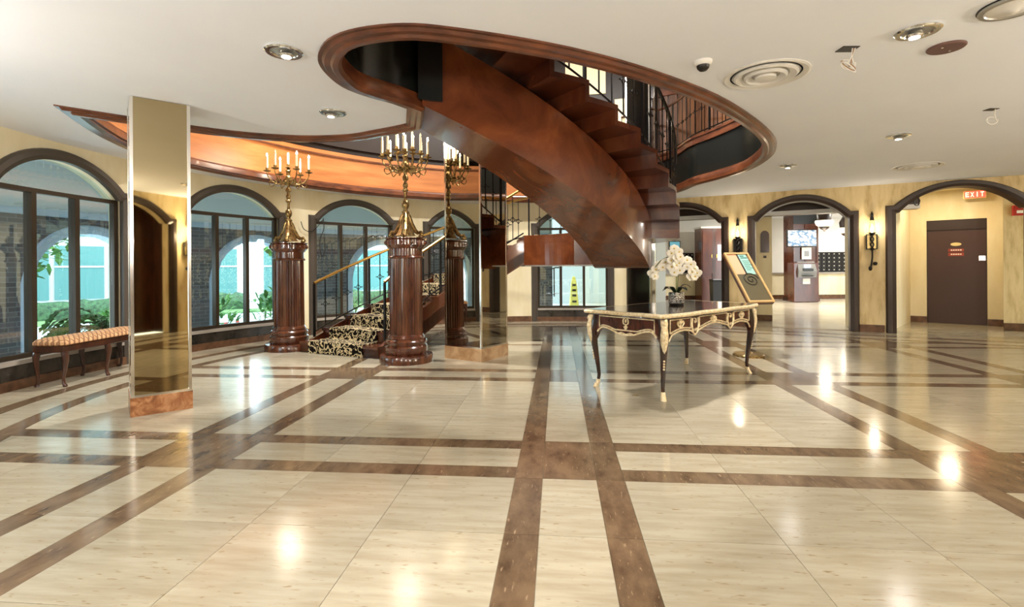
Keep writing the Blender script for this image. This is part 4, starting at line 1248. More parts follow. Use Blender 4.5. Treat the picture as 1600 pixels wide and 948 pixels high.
# ------------------------------------------------------------------ orchid on the table
OX, OY, OZ = 1.80, 5.50, 0.785
orc = thing('potted_orchid', 'white orchid in a patterned silver pot on the writing table', 'plant', (OX, OY, OZ))
MB().lathe([(0.076, 0.0), (0.080, 0.012), (0.080, 0.022)], n=24).build('pot_foot', 'black_gloss', orc, smooth=True)
pot = MB().lathe([(0.080, 0.022), (0.084, 0.03), (0.084, 0.135), (0.078, 0.14), (0.070, 0.135), (0.068, 0.12)], n=28).build('pot', 'pot_silver', orc, smooth=True)
MB().lathe([(0.0685, 0.11), (0.0685, 0.122)], n=20).build('soil', 'leaf_dark', orc)
def leaf_strip(path, width, up=Vector((0, 0, 1)), droop=0.15):
    "leaf of some thickness along a path"
    P = [Vector(p) for p in path]; n = len(P); rings = []
    for i, p in enumerate(P):
        d = (P[min(i + 1, n - 1)] - P[max(i - 1, 0)]).normalized()
        s = d.cross(up)
        s = s.normalized() if s.length > 1e-4 else Vector((1, 0, 0))
        t = i / (n - 1); wd_ = width * max(0.06, sin(pi * min(1, 0.12 + 0.88 * t)) ** 0.7)
        nrm = s.cross(d)
        rings.append([tuple(p - s * wd_ + nrm * wd_ * droop), tuple(p + nrm * 0.002), tuple(p + s * wd_ + nrm * wd_ * droop), tuple(p - nrm * 0.002)])
    return rings
for a, ln, zz in ((0.6, 0.16, 0.05), (2.6, 0.15, 0.04), (3.6, 0.17, 0.06), (5.4, 0.13, 0.05), (-0.2, 0.15, 0.08)):
    c, s = cos(a), sin(a)
    pth = [(0.02 * c, 0.02 * s, 0.13), (ln * 0.4 * c, ln * 0.4 * s, 0.13 + zz), (ln * 0.75 * c, ln * 0.75 * s, 0.14 + zz), (ln * c, ln * s, 0.11 + zz)]
    MB().loft(leaf_strip(catmull(pth, 3), 0.038)).build('leaf', 'leaf_dark', orc, smooth=True)
# stems leave the pot together and arch to both sides
right = Vector((cos(0.32), -sin(0.32), 0)); 
def at(x, z, y=0.0):
    z = 0.12 + (z - 0.12) * 0.92; x *= 0.95
    return right * x + Vector((0.3, 1, 0)).normalized() * y + Vector((0, 0, z))
stems = {'a': [at(0, 0.12), at(0.0, 0.30), at(0.01, 0.46), at(-0.06, 0.56), at(-0.17, 0.52), at(-0.26, 0.40)],
         'b': [at(0.01, 0.12), at(0.02, 0.32, 0.02), at(0.04, 0.50, 0.02), at(0.12, 0.53, 0.02), at(0.20, 0.44, 0.03), at(0.23, 0.33, 0.03)],
         'c': [at(0, 0.12, -0.01), at(0.0, 0.34, -0.02), at(0.0, 0.50, -0.03), at(-0.01, 0.62, -0.02)]}
for kx, s in stems.items():
    MB().tube(catmull(s, 6), 0.005, 6).build('stem', 'stem_green', orc, smooth=True)
def flower(c, fac, size):
    f = Vector(fac).normalized(); u = f.orthogonal().normalized()
    u = (Vector((0, 0, 1)) - f * f.z).normalized(); v = f.cross(u)
    mb = MB()
    for k, (ang, ln, wd_) in enumerate(((90, 1.0, .42), (18, 1.05, .62), (162, 1.05, .62), (-54, .95, .40), (-126, .95, .40))):
        dd = v * cos(R(ang)) + u * sin(R(ang)); sd = f.cross(dd)
        rings = []
        for t, ww, lift in ((0.0, .12, 0.0), (0.35, .85, .10), (0.65, 1.0, .12), (0.88, .65, .06), (1.0, .12, 0.0)):
            p = Vector(c) + dd * (size * ln * t) + f * (size * lift)
            ww2 = size * wd_ * ww
            rings.append([tuple(p - sd * ww2), tuple(p + f * 0.0025), tuple(p + sd * ww2), tuple(p - f * 0.0025)])
        mb.loft(rings)
    fl = mb.build('blossom', 'petal', orc, smooth=True)
    MB().blob(Vector(c) + f * size * 0.2, size * 0.18, 6, 5).build('blossom_heart', 'petal_heart', fl, smooth=True)
rnd = random.Random(5)
spots = [at(-0.27, 0.36), at(-0.23, 0.41), at(-0.19, 0.46, .01), at(-0.24, 0.33, -.02), at(-0.15, 0.44, -.02), at(-0.12, 0.50),
         at(-0.05, 0.60, -.03), at(-0.02, 0.66, -.03), at(0.03, 0.62, -.03), at(-0.06, 0.52, -.05), at(0.0, 0.54, -.05), at(0.04, 0.56, -.04), at(-0.05, 0.44, -.05), at(0.0, 0.46, -.05), at(0.03, 0.49, -.05), at(-0.02, 0.38, -.05), at(0.04, 0.40, -.05),
         at(0.12, 0.52, .0), at(0.16, 0.47, .0), at(0.12, 0.44, .0), at(0.20, 0.42, .01), at(0.17, 0.38, .0), at(0.23, 0.37, .01), at(0.20, 0.33, .0), at(0.15, 0.32, .0)]
for s in spots:
    flower(s, (0.05 + rnd.uniform(-.55, .45), -1, rnd.uniform(-.25, .45)), rnd.uniform(0.048, 0.058))

# ------------------------------------------------------------------ tilted sign board on a round foot
SX, SY = 3.17, 6.74
sg_ = thing('sign_stand', 'tilted wooden notice board on a pole with round metal foot', 'sign', (SX, SY, 0))
MB().lathe([(0.20, 0.0), (0.20, 0.022), (0.185, 0.035), (0.05, 0.04), (0.03, 0.06)], n=32).build('round_foot', 'antique_brass', sg_, smooth=True)
MB().lathe([(0.018, 0.04), (0.018, 1.02)], n=12).build('pole', 'iron', sg_, smooth=True)
bw = Vector((0.985, 0.1737, 0)); bd = Vector((0.112, -0.635, -0.762)).normalized(); bn = bw.cross(bd).normalized()
if bn.z < 0: bn = -bn
bc = Vector((0, 0, 1.06))
def bbox(a0, a1, d0, d1, n0, n1):
    vs = [tuple(bc + bw * a + bd * d + bn * n_) for n_ in (n0, n1) for a, d in ((a0, d0), (a1, d0), (a1, d1), (a0, d1))]
    return MB().add(vs, [(0, 3, 2, 1), (4, 5, 6, 7), (0, 1, 5, 4), (1, 2, 6, 5), (2, 3, 7, 6), (3, 0, 4, 7)])
HW, HD = 0.185, 0.425
bbox(-HW, HW, -HD, HD, -0.045, -0.005).build('backing', 'wood_trim', sg_)
for a0, a1, d0, d1 in ((-HW, -HW + 0.025, -HD, HD), (HW - 0.025, HW, -HD, HD), (-HW + 0.025, HW - 0.025, -HD, -HD + 0.025), (-HW + 0.025, HW - 0.025, HD - 0.025, HD)):
    bbox(a0, a1, d0, d1, -0.005, 0.018).build('frame_bar', 'gold_wood', sg_)
bbox(-HW + 0.025, HW - 0.025, -0.045, HD - 0.025, -0.005, 0.004).build('lower_panel', 'olive_board', sg_)
bbox(-HW + 0.025, -0.01, -HD + 0.025, -0.045, -0.005, 0.004).build('cork_panel', 'salmon', sg_)
bbox(-0.01, 0.012, -HD + 0.025, -0.045, -0.005, 0.008).build('divider', 'spiral_ink', sg_)
bbox(0.012, HW - 0.045, -HD + 0.025, -0.045, -0.005, 0.005).build('notice_sheet', 'teal_paper', sg_)
ink = MB()
for i in range(9):
    d = -HD + 0.05 + i * 0.031; wd_ = (0.06, 0.10, 0.0, 0.12, 0.09, 0.13, 0.08, 0.12, 0.07)[i]
    if wd_:
        q = bbox(0.035, 0.035 + wd_, d, d + (0.018 if i < 2 else 0.009), 0.005, 0.0062); ink.add(q.v, q.f)
ink.build('notice_print', 'ink_teal', sg_)
sp = []
for i in range(60):
    a = -0.6 + i * 0.22; rr = 0.012 + 0.0052 * i * 0.22 * 1.6
    sp.append(bc + bw * (0.02 + rr * cos(a)) + bd * (0.055 + rr * sin(a)) + bn * 0.006)
MB().tube(sp, 0.008, 5).build('spiral_emblem', 'spiral_ink', sg_, smooth=True)

# ------------------------------------------------------------------ bench at the window
bn_ = thing('bench', 'long upholstered bench with woven seat and curved dark legs by the window', 'bench', (-4.80, 5.77, 0), 0)
hw, hl = 0.175, 0.60
rings = []
for ins, z in ((0.015, 0.43), (0.0, 0.44), (0.0, 0.465), (0.02, 0.492), (0.06, 0.505), (0.12, 0.51)):
    n = 8; ring = []
    a, b = hw - ins, hl - ins; c = 0.03
    for x, y in ((-a, -b + c), (-a + c, -b), (a - c, -b), (a, -b + c), (a, b - c), (a - c, b), (-a + c, b), (-a, b - c)): ring.append((x, y, z))
    rings.append(ring)
MB().loft(rings).build('seat_cushion', 'woven_fabric', bn_, smooth=True)
MB().cbox(-hw + 0.01, hw - 0.01, -hl + 0.01, hl - 0.01, 0.36, 0.43, 0.008).build('seat_rail', 'wood_dark', bn_)
for y in (-0.555, 0.0, 0.555):
    for sx in (-1, 1):
        ctr = [(0.0, 0.37, 0.030), (0.012, 0.32, 0.032), (0.016, 0.27, 0.026), (0.004, 0.18, 0.019), (-0.010, 0.09, 0.014), (-0.006, 0.04, 0.015), (0.008, 0.015, 0.022), (0.010, 0.0, 0.018)]
        rings = [[(sx * (hw - 0.035 + o) + r * cos(pi / 4 * j), y + r * sin(pi / 4 * j), z) for j in range(8)] for o, z, r in ctr]
        MB().loft(rings).build('leg', 'wood_dark', bn_, smooth=True)

# ------------------------------------------------------------------ ceiling fittings
def downlight(label, x, y, d=0.235, power=DOWN_W, aim=(0, 0), lit=True, group='recessed ceiling downlights'):
    t = thing('ceiling_light', label, 'ceiling light', (x, y, ZC), 0, group)
    r = d / 2
    MB().lathe([(r, 0.0), (r + 0.004, -0.008), (r - 0.006, -0.016), (r - 0.03, -0.014), (r - 0.034, -0.004), (r - 0.032, 0.0)], n=28).build('trim_ring', 'chrome_cool', t, smooth=True)
    MB().lathe([(r - 0.034, -0.003), (r * 0.5, -0.008), (r * 0.2, -0.007)], n=24).build('reflector', 'grey_metal', t, smooth=True)
    MB().lathe([(0.022, -0.004), (0.045, -0.016), (0.048, -0.034), (0.035, -0.045), (0.012, -0.046)], aim[0] * 0.02, aim[1] * 0.02, 16).build('lamp_head', 'chrome_cool', t, smooth=True)
    MB().lathe([(0.03, -0.0465), (0.03, -0.048), (0.012, -0.05)], aim[0] * 0.02, aim[1] * 0.02, 14).build('lens', 'lamp_glow', t, smooth=True)
    lamp('downlight', 'SPOT', (aim[0] * 0.02, aim[1] * 0.02, -0.07), power, COOL, t, 0.11, (0, 0, 0), angle=R(165), blend=0.6)
    return t
downlight('chrome ceiling light left of the oval opening', -1.493, 3.306, aim=(1, -.4))
downlight('chrome ceiling light between the column and the oval opening', -1.63, 4.60, aim=(-1, 0))
downlight('large chrome ceiling light near the brown blanking plate', 2.50, 3.08, aim=(-1, 0))
downlight('chrome ceiling light in front of the middle right arch', 4.30, 5.57)
downlight('small far ceiling light before the sconce with the white shade', 3.95, 7.17, power=DOWN_W * 0.7)
# extra unseen downlights added to light the lobby from outside the view
for x, y in ((-3.4, 2.6), (0.6, 1.0), (-1.2, 0.9), (4.9, 3.2), (6.4, 5.2)):
    downlight('extra chrome ceiling light added outside the view', x, y)

def air_diffuser(label, x, y, d):
    t = thing('air_diffuser', label, 'air vent', (x, y, ZC), 0, 'round ceiling air vents')
    r = d / 2
    for k, (r0, r1) in enumerate(((1.0, 0.78), (0.74, 0.54), (0.50, 0.32))):
        MB().lathe([(r * r0, 0.0), (r * r0, -0.006 - 0.006 * k), (r * (r0 - 0.05), -0.012 - 0.008 * k), (r * r1, 0.004 - 0.004 * k + 0.0), (r * r1 * 1.02, 0.0)], n=40).build('cone_ring', 'white_metal', t, smooth=True)
    MB().lathe([(r * 0.26, -0.002), (r * 0.24, -0.03), (r * 0.1, -0.036)], n=24).build('centre_disc', 'white_metal', t, smooth=True)
    MB().lathe([(r * 0.78, -0.0006), (r * 0.02, -0.0008)], n=32).build('gap_shade', 'grey_metal', t)  # grey disc standing in for the shade between the rings
air_diffuser('large round white air vent beside the oval opening', 1.92, 3.78, 0.60)
air_diffuser('round air vent near the wall above the sconce pier', 5.92, 7.31, 0.62)
t = thing('dome_camera', 'small white dome with dark lens on the ceiling by the opening', 'camera', (1.35, 3.52, ZC))
MB().lathe([(0.062, 0.0), (0.062, -0.012), (0.050, -0.03), (0.046, -0.032)], n=24).build('housing', 'white_plastic', t, smooth=True)
MB().lathe([(0.044, -0.03), (0.040, -0.05), (0.025, -0.066), (0.005, -0.072)], n=20).build('lens_dome', 'black', t, smooth=True)
t = thing('blanking_plate', 'round brown cover plate on the ceiling', 'cover plate', (2.88, 3.316, ZC))
MB().lathe([(0.105, 0.0), (0.105, -0.008), (0.098, -0.014), (0.01, -0.016)], n=28).build('plate', 'brown_cap', t, smooth=True)
for a in (0.5, 3.6): MB().blob((0.05 * cos(a), 0.05 * sin(a), -0.016), (0.008, 0.008, 0.004), 8, 4).build('screw', 'chrome_cool', t)
t = thing('ceiling_speaker', 'large round speaker at the top right corner of the ceiling', 'speaker', (2.80, 2.79, ZC))
MB().lathe([(0.15, 0.0), (0.15, -0.018), (0.14, -0.022), (0.125, -0.02), (0.12, -0.012)], n=32).build('rim', 'grey_metal', t, smooth=True)
MB().lathe([(0.12, -0.012), (0.09, -0.022), (0.03, -0.03), (0.02, -0.04), (0.005, -0.042)], n=24).build('cone', 'white_metal', t, smooth=True)
MB().lathe([(0.155, 0.0), (0.157, -0.004), (0.15, -0.006)], n=32).build('gasket', 'black', t, smooth=True)
def wire_hole(label, x, y, s, loops):
    t = thing('junction_opening', label, 'ceiling opening', (x, y, ZC))
    MB().box(-s, s, -s * 0.8, s * 0.8, -0.004, 0.0).build('hole_shade', 'black', t)  # black plate standing in for the shade inside the hole
    for k in range(loops):
        pts = [(0.02 + 0.01 * k, -0.02, 0.0), (0.015, -0.02, -0.06)]
        for i in range(14):
            a = i * 0.5; pts.append((-0.01 + 0.04 * cos(a + k), -0.02 + 0.012 * sin(a * 0.7 + k), -0.11 - 0.01 * k + 0.035 * sin(a)))
        MB().tube(catmull(pts, 3), 0.004, 5).build('wire', 'wire_white' if k % 2 == 0 else 'tan_cable', t, smooth=True)
wire_hole('square ceiling hole with coiled wires hanging out, nearer the camera', 2.24, 3.335, 0.055, 3)
wire_hole('small ceiling hole with one loop of wire at the far right', 4.46, 4.66, 0.045, 1)

# ------------------------------------------------------------------ wall sconces
def sconce(label, s, tall, power=5, col=WARM, at=None):
    x, y = line_u(s, -0.02); ang = math.atan2(DR[1], DR[0])
    if at: x, y, ang = at
    t = thing('wall_sconce', label, 'sconce', (x, y, 1.45), ang, 'torch sconces on the stone piers')
    # local x along the wall, local -y into the room
    MB().box(-0.075, 0.075, -0.012, 0.02, 0.05, 0.30).build('wall_plate', 'sign_brass' if tall else 'iron_dull', t)
    MB().box(-0.085, -0.068, -0.03, 0.0, 0.04, 0.31).box(0.068, 0.085, -0.03, 0.0, 0.04, 0.31).box(-0.068, 0.068, -0.03, 0.0, 0.04, 0.055).box(-0.068, 0.068, -0.03, 0.0, 0.295, 0.31).build('plate_frame', 'iron_dull', t)
    tw = MB()
    for k in range(2):
        tw.tube([(0.022 * cos(0.9 * i + k * pi), -0.06 + 0.022 * sin(0.9 * i + k * pi), 0.03 + 0.028 * i) for i in range(11)], 0.013, 6)
    tw.build('twisted_torch', 'iron_dull', t, smooth=True)
    MB().lathe([(0.02, 0.30), (0.055, 0.325), (0.058, 0.335), (0.03, 0.34)], 0, -0.06, 14).build('cup', 'iron_dull', t, smooth=True)
    MB().lathe([(0.046, 0.338), (0.050, 0.42), (0.040, 0.50), (0.030, 0.56), (0.028, 0.56), (0.038, 0.50), (0.048, 0.42), (0.044, 0.338)], 0, -0.06, 18).build('glass_chimney', 'glass_clear', t, smooth=True)
    MB().lathe([(0.010, 0.34), (0.024, 0.38), (0.026, 0.41), (0.012, 0.46), (0.004, 0.47)], 0, -0.06, 12).build('bulb', 'lamp_glow', t, smooth=True)
    MB().lathe([(0.034, 0.56), (0.030, 0.58), (0.020, 0.64), (0.026, 0.66), (0.008, 0.70), (0.003, 0.72)], 0, -0.06, 12).build('finial_cap', 'iron_dull', t, smooth=True)
    if tall:
        MB().tube(catmull([(0, -0.06, 0.04), (0.0, -0.07, -0.10), (-0.02, -0.075, -0.28)], 5), [0.014] * 10 + [0.018], 8).build('torch_handle', 'iron_dull', t, smooth=True)
        MB().blob((-0.03, -0.075, -0.30), (0.03, 0.03, 0.045), 8, 6).build('handle_knob', 'iron_dull', t, smooth=True)
        MB().blob((0.045, -0.05, -0.215), (0.035, 0.03, 0.035), 8, 6).build('handle_scroll', 'iron_dull', t, smooth=True)
    else:
        MB().lathe([(0.004, -0.03), (0.018, -0.01), (0.02, 0.03)], 0, -0.06, 10).build('torch_tip', 'iron_dull', t, smooth=True)
    lamp('sconce_light', 'POINT', (0, -0.16, 0.42), power, col, t, 0.05)
sconce('iron torch sconce on the narrow pier behind the tilted sign', 1.11, False)
sconce('iron torch sconce with long handle between the two right arches', 3.305, True)
# unseen sconces added behind and beside the camera to brighten the ceiling
for a in (215, 237, 259, 281):
    x, y = circ(a, -0.02)
    sconce('added fill sconce on a pier of the rear wall, out of view', 0, True, 50, COOL, (x, y, R(a - 90)))
for k in (1.6, 4.6):
    x, y = o300[0] + k * 0.866 - 0.01, o300[1] + k * 0.5 + 0.02
    sconce('added fill sconce on the side wall outside the view', 0, True, 75, COOL, (x, y, R(210)))
# loose cable coil hanging in the third arch
x, y = line_u(3.98, 0.12)
t = thing('cable_coil', 'black cable coil hanging from the niche ceiling', 'cable', (x, y, 2.36))
MB().tube([(0.05 * cos(i * 0.5), 0.01 * sin(i * 1.3), -0.04 + 0.07 * sin(i * 0.5)) for i in range(30)], 0.007, 6).tube([(0.02, 0, 0.02), (0.02, 0, 0.10)], 0.006, 6).build('coil', 'black', t, smooth=True)
t = thing('niche_light', 'round recessed light in the ceiling of the door niche', 'ceiling light', (8.3, 9.55, 2.72))
MB().lathe([(0.15, 0.0), (0.15, -0.012), (0.13, -0.016), (0.128, 0.0)], n=24).build('rim', 'white_plastic', t, smooth=True)
MB().lathe([(0.128, -0.004), (0.01, -0.006)], n=20).build('diffuser', 'bowl_glow', t)
lamp('niche_downlight', 'AREA', (0, 0, -0.03), 14, (1.0, 0.80, 0.52), t, 0.28)

# ------------------------------------------------------------------ things in the hall
# wooden pillar with cash machine and television
pl = thing('wooden_pillar', 'reddish wood-panelled pillar seen through the middle arch', 'pillar', (9.95, 17.3, 0))
MB().box(-0.42, 0.42, -0.30, 0.30, 0.10, 2.94).build('core', 'wood_red', pl)
for a, b in ((-0.42, -0.36), (-0.03, 0.03), (0.36, 0.42)): MB().box(a, b, -0.325, -0.30, 0.12, 2.9).build('stile', 'wood_red', pl)
MB().box(-0.45, 0.45, -0.34, 0.32, 0.0, 0.12).build('plinth', 'wood_dark', pl)
MB().box(-0.43, 0.43, -0.345, -0.325, 2.62, 2.94).build('dark_top', 'black', pl)
at_ = thing('cash_machine', 'cash machine with grey panel and lit screen in wooden case', 'cash machine', (9.72, 16.62, 0))
MB().cbox(-0.42, 0.42, -0.05, 0.33, 0.0, 1.30, 0.015).build('case', 'wood_red', at_)
hd = MB().add([(-0.30, -0.10, 0.82), (0.30, -0.10, 0.82), (0.30, -0.14, 1.02), (-0.30, -0.14, 1.02), (-0.28, -0.02, 1.34), (0.28, -0.02, 1.34), (-0.30, 0.0, 0.82), (0.30, 0.0, 0.82), (-0.28, 0.05, 1.34), (0.28, 0.05, 1.34)],
         [(0, 1, 2, 3), (3, 2, 5, 4), (4, 5, 9, 8), (0, 3, 4, 8, 6), (1, 7, 9, 5, 2), (0, 6, 7, 1)]).build('fascia_panel', 'atm_grey', at_)
MB().box(-0.09, 0.10, -0.13, -0.08, 1.14, 1.24).build('screen', 'screen_lit', hd)
MB().box(-0.16, 0.18, -0.15, -0.10, 1.03, 1.11).build('keypad', 'black', hd)
MB().lathe([(0.02, -0.01), (0.19, 0.0), (0.19, 0.02)], 0, -0.10, 16).build('tray', 'black', hd).location = (0, -0.02, 0.86)
MB().box(-0.12, 0.12, -0.058, -0.05, 0.60, 0.78).build('notice', 'paper', at_)
tv = thing('television', 'wall television showing tall buildings, above the cash machine', 'television', (9.75, 16.89, 2.13))
MB().cbox(-0.50, 0.50, -0.04, 0.04, -0.29, 0.29, 0.01).build('bezel', 'black', tv)
MB().box(-0.47, 0.47, -0.045, -0.04, -0.26, 0.26).build('screen', 'tv_picture', tv)
MB().box(-0.08, 0.08, 0.04, 0.07, -0.08, 0.08).build('bracket', 'iron', tv)
t = thing('wall_notice', 'white framed notice on the pillar under the television', 'notice', (9.95, 16.95, 1.62))
MB().box(-0.16, 0.16, -0.012, 0.012, -0.20, 0.20).build('frame', 'paper', t)
MB().box(-0.08, 0.08, -0.016, -0.012, -0.10, 0.08).build('print', 'atm_grey', t)
# mailboxes along the back wall
def mailboxes(label, x0, x1, nx):
    t = thing('mailbox_bank', label, 'mailboxes', ((x0 + x1) / 2, HB - 0.06, 1.34), 0, 'black mailbox banks')
    h = (x1 - x0) / 2
    MB().box(-h, h, -0.05, 0.05, -0.36, 0.36).build('cabinet', 'mail_black', t)
    dot = MB().blob((0, 0, 0), (0.022, 0.012, 0.022), 6, 4).mesh('knob', 'dot_silver')
    dr = MB().box(-h / nx + 0.008, h / nx - 0.008, -0.012, 0, -0.064, 0.064).mesh('mailbox_door', 'mail_black')
    for i in range(nx):
        for j in range(5):
            o = link('mailbox_door', dr, t, loc=(-h + 2 * h * (i + 0.5) / nx, -0.05, -0.29 + 0.145 * j))
            link('knob', dot, o, loc=(0, -0.016, 0.0))
mailboxes('bank of black mailboxes left of the cash machine pillar', 8.55, 9.50, 6)
mailboxes('bank of black mailboxes right of the cash machine pillar', 10.45, 12.9, 13)
mailboxes('bank of black mailboxes behind the orchid, through the first arch', 6.15, 6.7, 4)
mailboxes('narrow bank of black mailboxes beside the wooden cabinet', 7.45, 8.1, 4)
# tall wooden cabinet with notice, black bin
cb = thing('wooden_cabinet', 'tall reddish wooden cabinet with notice, through the first arch', 'cabinet', (6.98, 17.6, 0))
MB().box(-0.42, 0.42, -0.25, 0.40, 0.0, 2.52).build('body', 'wood_red', cb)
for x0, x1 in ((-0.39, -0.06), (0.06, 0.39)):
    d = MB().box(x0, x1, -0.275, -0.25, 0.95, 2.45).build('door_panel', 'wood_red', cb)
    MB().box(x1 - 0.04 if x0 < 0 else x0 + 0.01, x1 - 0.01 if x0 < 0 else x0 + 0.04, -0.295, -0.275, 1.5, 1.62).build('pull', 'brass', d)
MB().box(-0.06, 0.06, -0.27, -0.25, 0.0, 2.5).build('stile', 'wood_dark', cb)
MB().box(0.12, 0.33, -0.285, -0.275, 1.40, 1.95).build('notice', 'paper', cb)
MB().box(-0.45, 0.45, -0.28, 0.42, 2.52, 2.58).build('cornice', 'white_wall', cb)
bi = thing('waste_bin', 'tall black bin standing before the wooden cabinet', 'bin', (6.75, 16.6, 0))
MB().loft([[(-0.15, -0.13, 0), (0.15, -0.13, 0), (0.15, 0.13, 0), (-0.15, 0.13, 0)], [(-0.17, -0.15, 0.70), (0.17, -0.15, 0.70), (0.17, 0.15, 0.70), (-0.17, 0.15, 0.70)]]).build('body', 'black', bi)
MB().cbox(-0.18, 0.18, -0.16, 0.16, 0.70, 0.78, 0.015).build('lid', 'black', bi)
pc_ = thing('wall_picture', 'blue city picture on the far wall above the orchid', 'picture', (6.02, HB - 0.05, 1.88))
MB().box(-0.20, 0.20, -0.015, 0.03, -0.26, 0.26).build('frame', 'black', pc_)
MB().box(-0.18, 0.18, -0.02, -0.015, -0.10, 0.24).build('sky', 'picture_sky', pc_)
for x, h in ((-0.14, .06), (-0.08, .12), (-0.01, .08), (0.06, .14), (0.13, .07)): MB().box(x - 0.03, x + 0.03, -0.022, -0.016, -0.22, -0.22 + 0.12 + h).build('tower', 'teal_dark', pc_)
def pendant(label, x, y, z):
    t = thing('pendant_lamp', label, 'lamp', (x, y, z), 0, 'pendant bowl lamps in the hall')
    MB().lathe([(0.17, 0.12), (0.19, 0.30), (0.17, 0.34), (0.02, 0.62 if z < 2.4 else 0.5)], n=20).build('dark_canopy', 'arch_dark', t, smooth=True)
    MB().lathe([(0.22, 0.12), (0.23, 0.08), (0.20, 0.0), (0.12, -0.06)], n=24).build('crystal_bowl', 'bowl_glow', t, smooth=True)
    MB().lathe([(0.14, -0.05), (0.10, -0.11), (0.03, -0.15), (0.005, -0.20)], n=16).build('finial', 'arch_dark', t, smooth=True)
    lamp('pendant_light', 'POINT', (0, 0, -0.3), 8, WARM, t, 0.15)
pendant('nearer pendant bowl lamp with dark canopy through the middle arch', 8.72, 14.0, 2.34)
pendant('farther pendant bowl lamp with dark canopy beside the arch jamb', 10.66, 16.0, 2.28)
t = thing('ring_ornament', 'round dark ring ornament high on the hall wall', 'ornament', (9.05, HB - 0.05, 2.70))
MB().tube([(0.17 * cos(i * pi / 12), 0, 0.17 * sin(i * pi / 12)) for i in range(25)], 0.035, 6).build('ring', 'wood_dark', t, smooth=True)
# arched plaque on the reveal wall beyond the second arch
x, y = line_u(1.52, 0.62)
rv = struct('wall_reveal')
mb = MB(); strip(mb, line_u, 1.20, 1.70, 1.32, 1.5, 0, 2.95, 2); mb.build('set_back_panel', 'cream_wall', rv)
mb = MB(); strip(mb, line_u, 1.20, 1.70, 1.30, 1.32, 0, 0.13, 2); mb.build('base_stone', 'baseboard_brown', rv)
pq = thing('arched_plaque', 'small dark arched plaque on the cream wall inside the middle arch', 'plaque')
rows = []
for i in range(13):
    a = pi * i / 12; q = (1.56 + 0.085 * cos(a), 1.88 + 0.10 * sin(a))
    rows.append(q)
rows = [(1.645, 1.50)] + rows + [(1.475, 1.50)]
MB().loft([[(*line_u(u, 1.318), z) for u, z in rows], [(*line_u(u, 1.298), z) for u, z in rows]]).build('plate', 'wood_dark', pq)
MB().loft([[(*line_u(u, 1.318), z) for u, z in ((1.53, 1.38), (1.59, 1.38), (1.59, 1.43), (1.53, 1.43))], [(*line_u(u, 1.305), z) for u, z in ((1.53, 1.38), (1.59, 1.38), (1.59, 1.43), (1.53, 1.43))]]).build('small_label', 'wood_dark', pq)
for s0, s1 in ((0.80, 1.42), (3.0, 3.6)):
    mb = MB(); strip(mb, line_u, s0 + 0.02, s1 - 0.02, 0.24, 1.2, 0, 2.62, 2); mb.build('return_wall', 'cream_wall', rv)
for (x, y) in ((6.5, 13.0), (10.0, 13.5), (7.5, 16.0), (12.0, 16.5)):  # ceiling lights added to brighten the hall
    t = thing('hall_fill_light', 'added round white fill light in the hall beyond the arches', 'ceiling light', (x, y, 2.96), 0, 'added hall fill lights')
    MB().lathe([(0.12, 0.0), (0.12, -0.015), (0.10, -0.02)], n=24).build('rim', 'white_plastic', t)
    MB().lathe([(0.098, -0.012), (0.09, -0.02), (0.01, -0.022)], n=20).build('diffuser', 'lamp_glow', t)
    lamp('hall_fill_lamp', 'AREA', (0, 0, -0.05), 60, (1.0, 0.93, 0.84), t, 0.3)

# upstairs lights
for k, (x, y, z, p) in enumerate(((4.02, 8.95, 3.88, 30), (4.35, 5.6, 4.4, 30))):  # the second sconce is unseen, added to light the gallery
    t = thing('gallery_sconce', ('lit candle sconce on the panelled gallery wall upstairs' if k == 0 else 'second gallery sconce upstairs, unseen, added to light the gallery'), 'sconce', (x, y, z), 0)
    MB().lathe([(0.02, -0.15), (0.045, -0.05), (0.03, 0.0), (0.014, 0.0), (0.014, 0.10)], n=12).build('holder', 'iron_dull', t, smooth=True)
    MB().lathe([(0.010, 0.10), (0.026, 0.14), (0.022, 0.17), (0.004, 0.22)], n=12).build('bulb', 'lamp_glow', t, smooth=True)
    MB().box(0.0, 0.45, -0.012, 0.012, -0.11, -0.085).build('bracket', 'iron_dull', t)
    lamp('gallery_lamp', 'POINT', (-0.05, -0.05, 0.16), p, WARM, t, 0.06)
for (x, y) in ((1.5, 6.2), (-2.2, 7.3)):  # unseen lamps added to light the stair well and the floor below
    t = thing('upper_fill_light', 'added unseen fill light of the upper storey above the stair well', 'ceiling light', (x, y, 6.19), 0, 'added upper storey fill lights')
    MB().lathe([(0.20, 0.0), (0.20, -0.03), (0.15, -0.06), (0.02, -0.07)], n=24).build('bowl', 'lamp_glow', t, smooth=True)
    lamp('upper_fill_lamp', 'AREA', (0, 0, -0.1), 240, COOL, t, 0.4)

# cable loop beside the third window
x, y = circ(138.0, -0.09)
t = thing('cable_loop', 'thin black cable loop hanging at the top of the third window', 'cable', (x, y, 0), R(138 - 90))
MB().tube(catmull([(0.02, 0, 2.15), (0.03, 0, 1.95), (-0.05, 0, 1.72), (-0.02, 0, 1.45), (0.05, 0, 1.55), (0.04, 0, 1.80)], 5), 0.008, 5).build('hanging_cord', 'black', t, smooth=True)
MB().tube(catmull([(0.02, 0, 2.12), (-0.18, 0, 1.90), (-0.34, 0, 1.92), (-0.40, 0, 2.06)], 5), 0.007, 5).build('draped_cord', 'black', t, smooth=True)
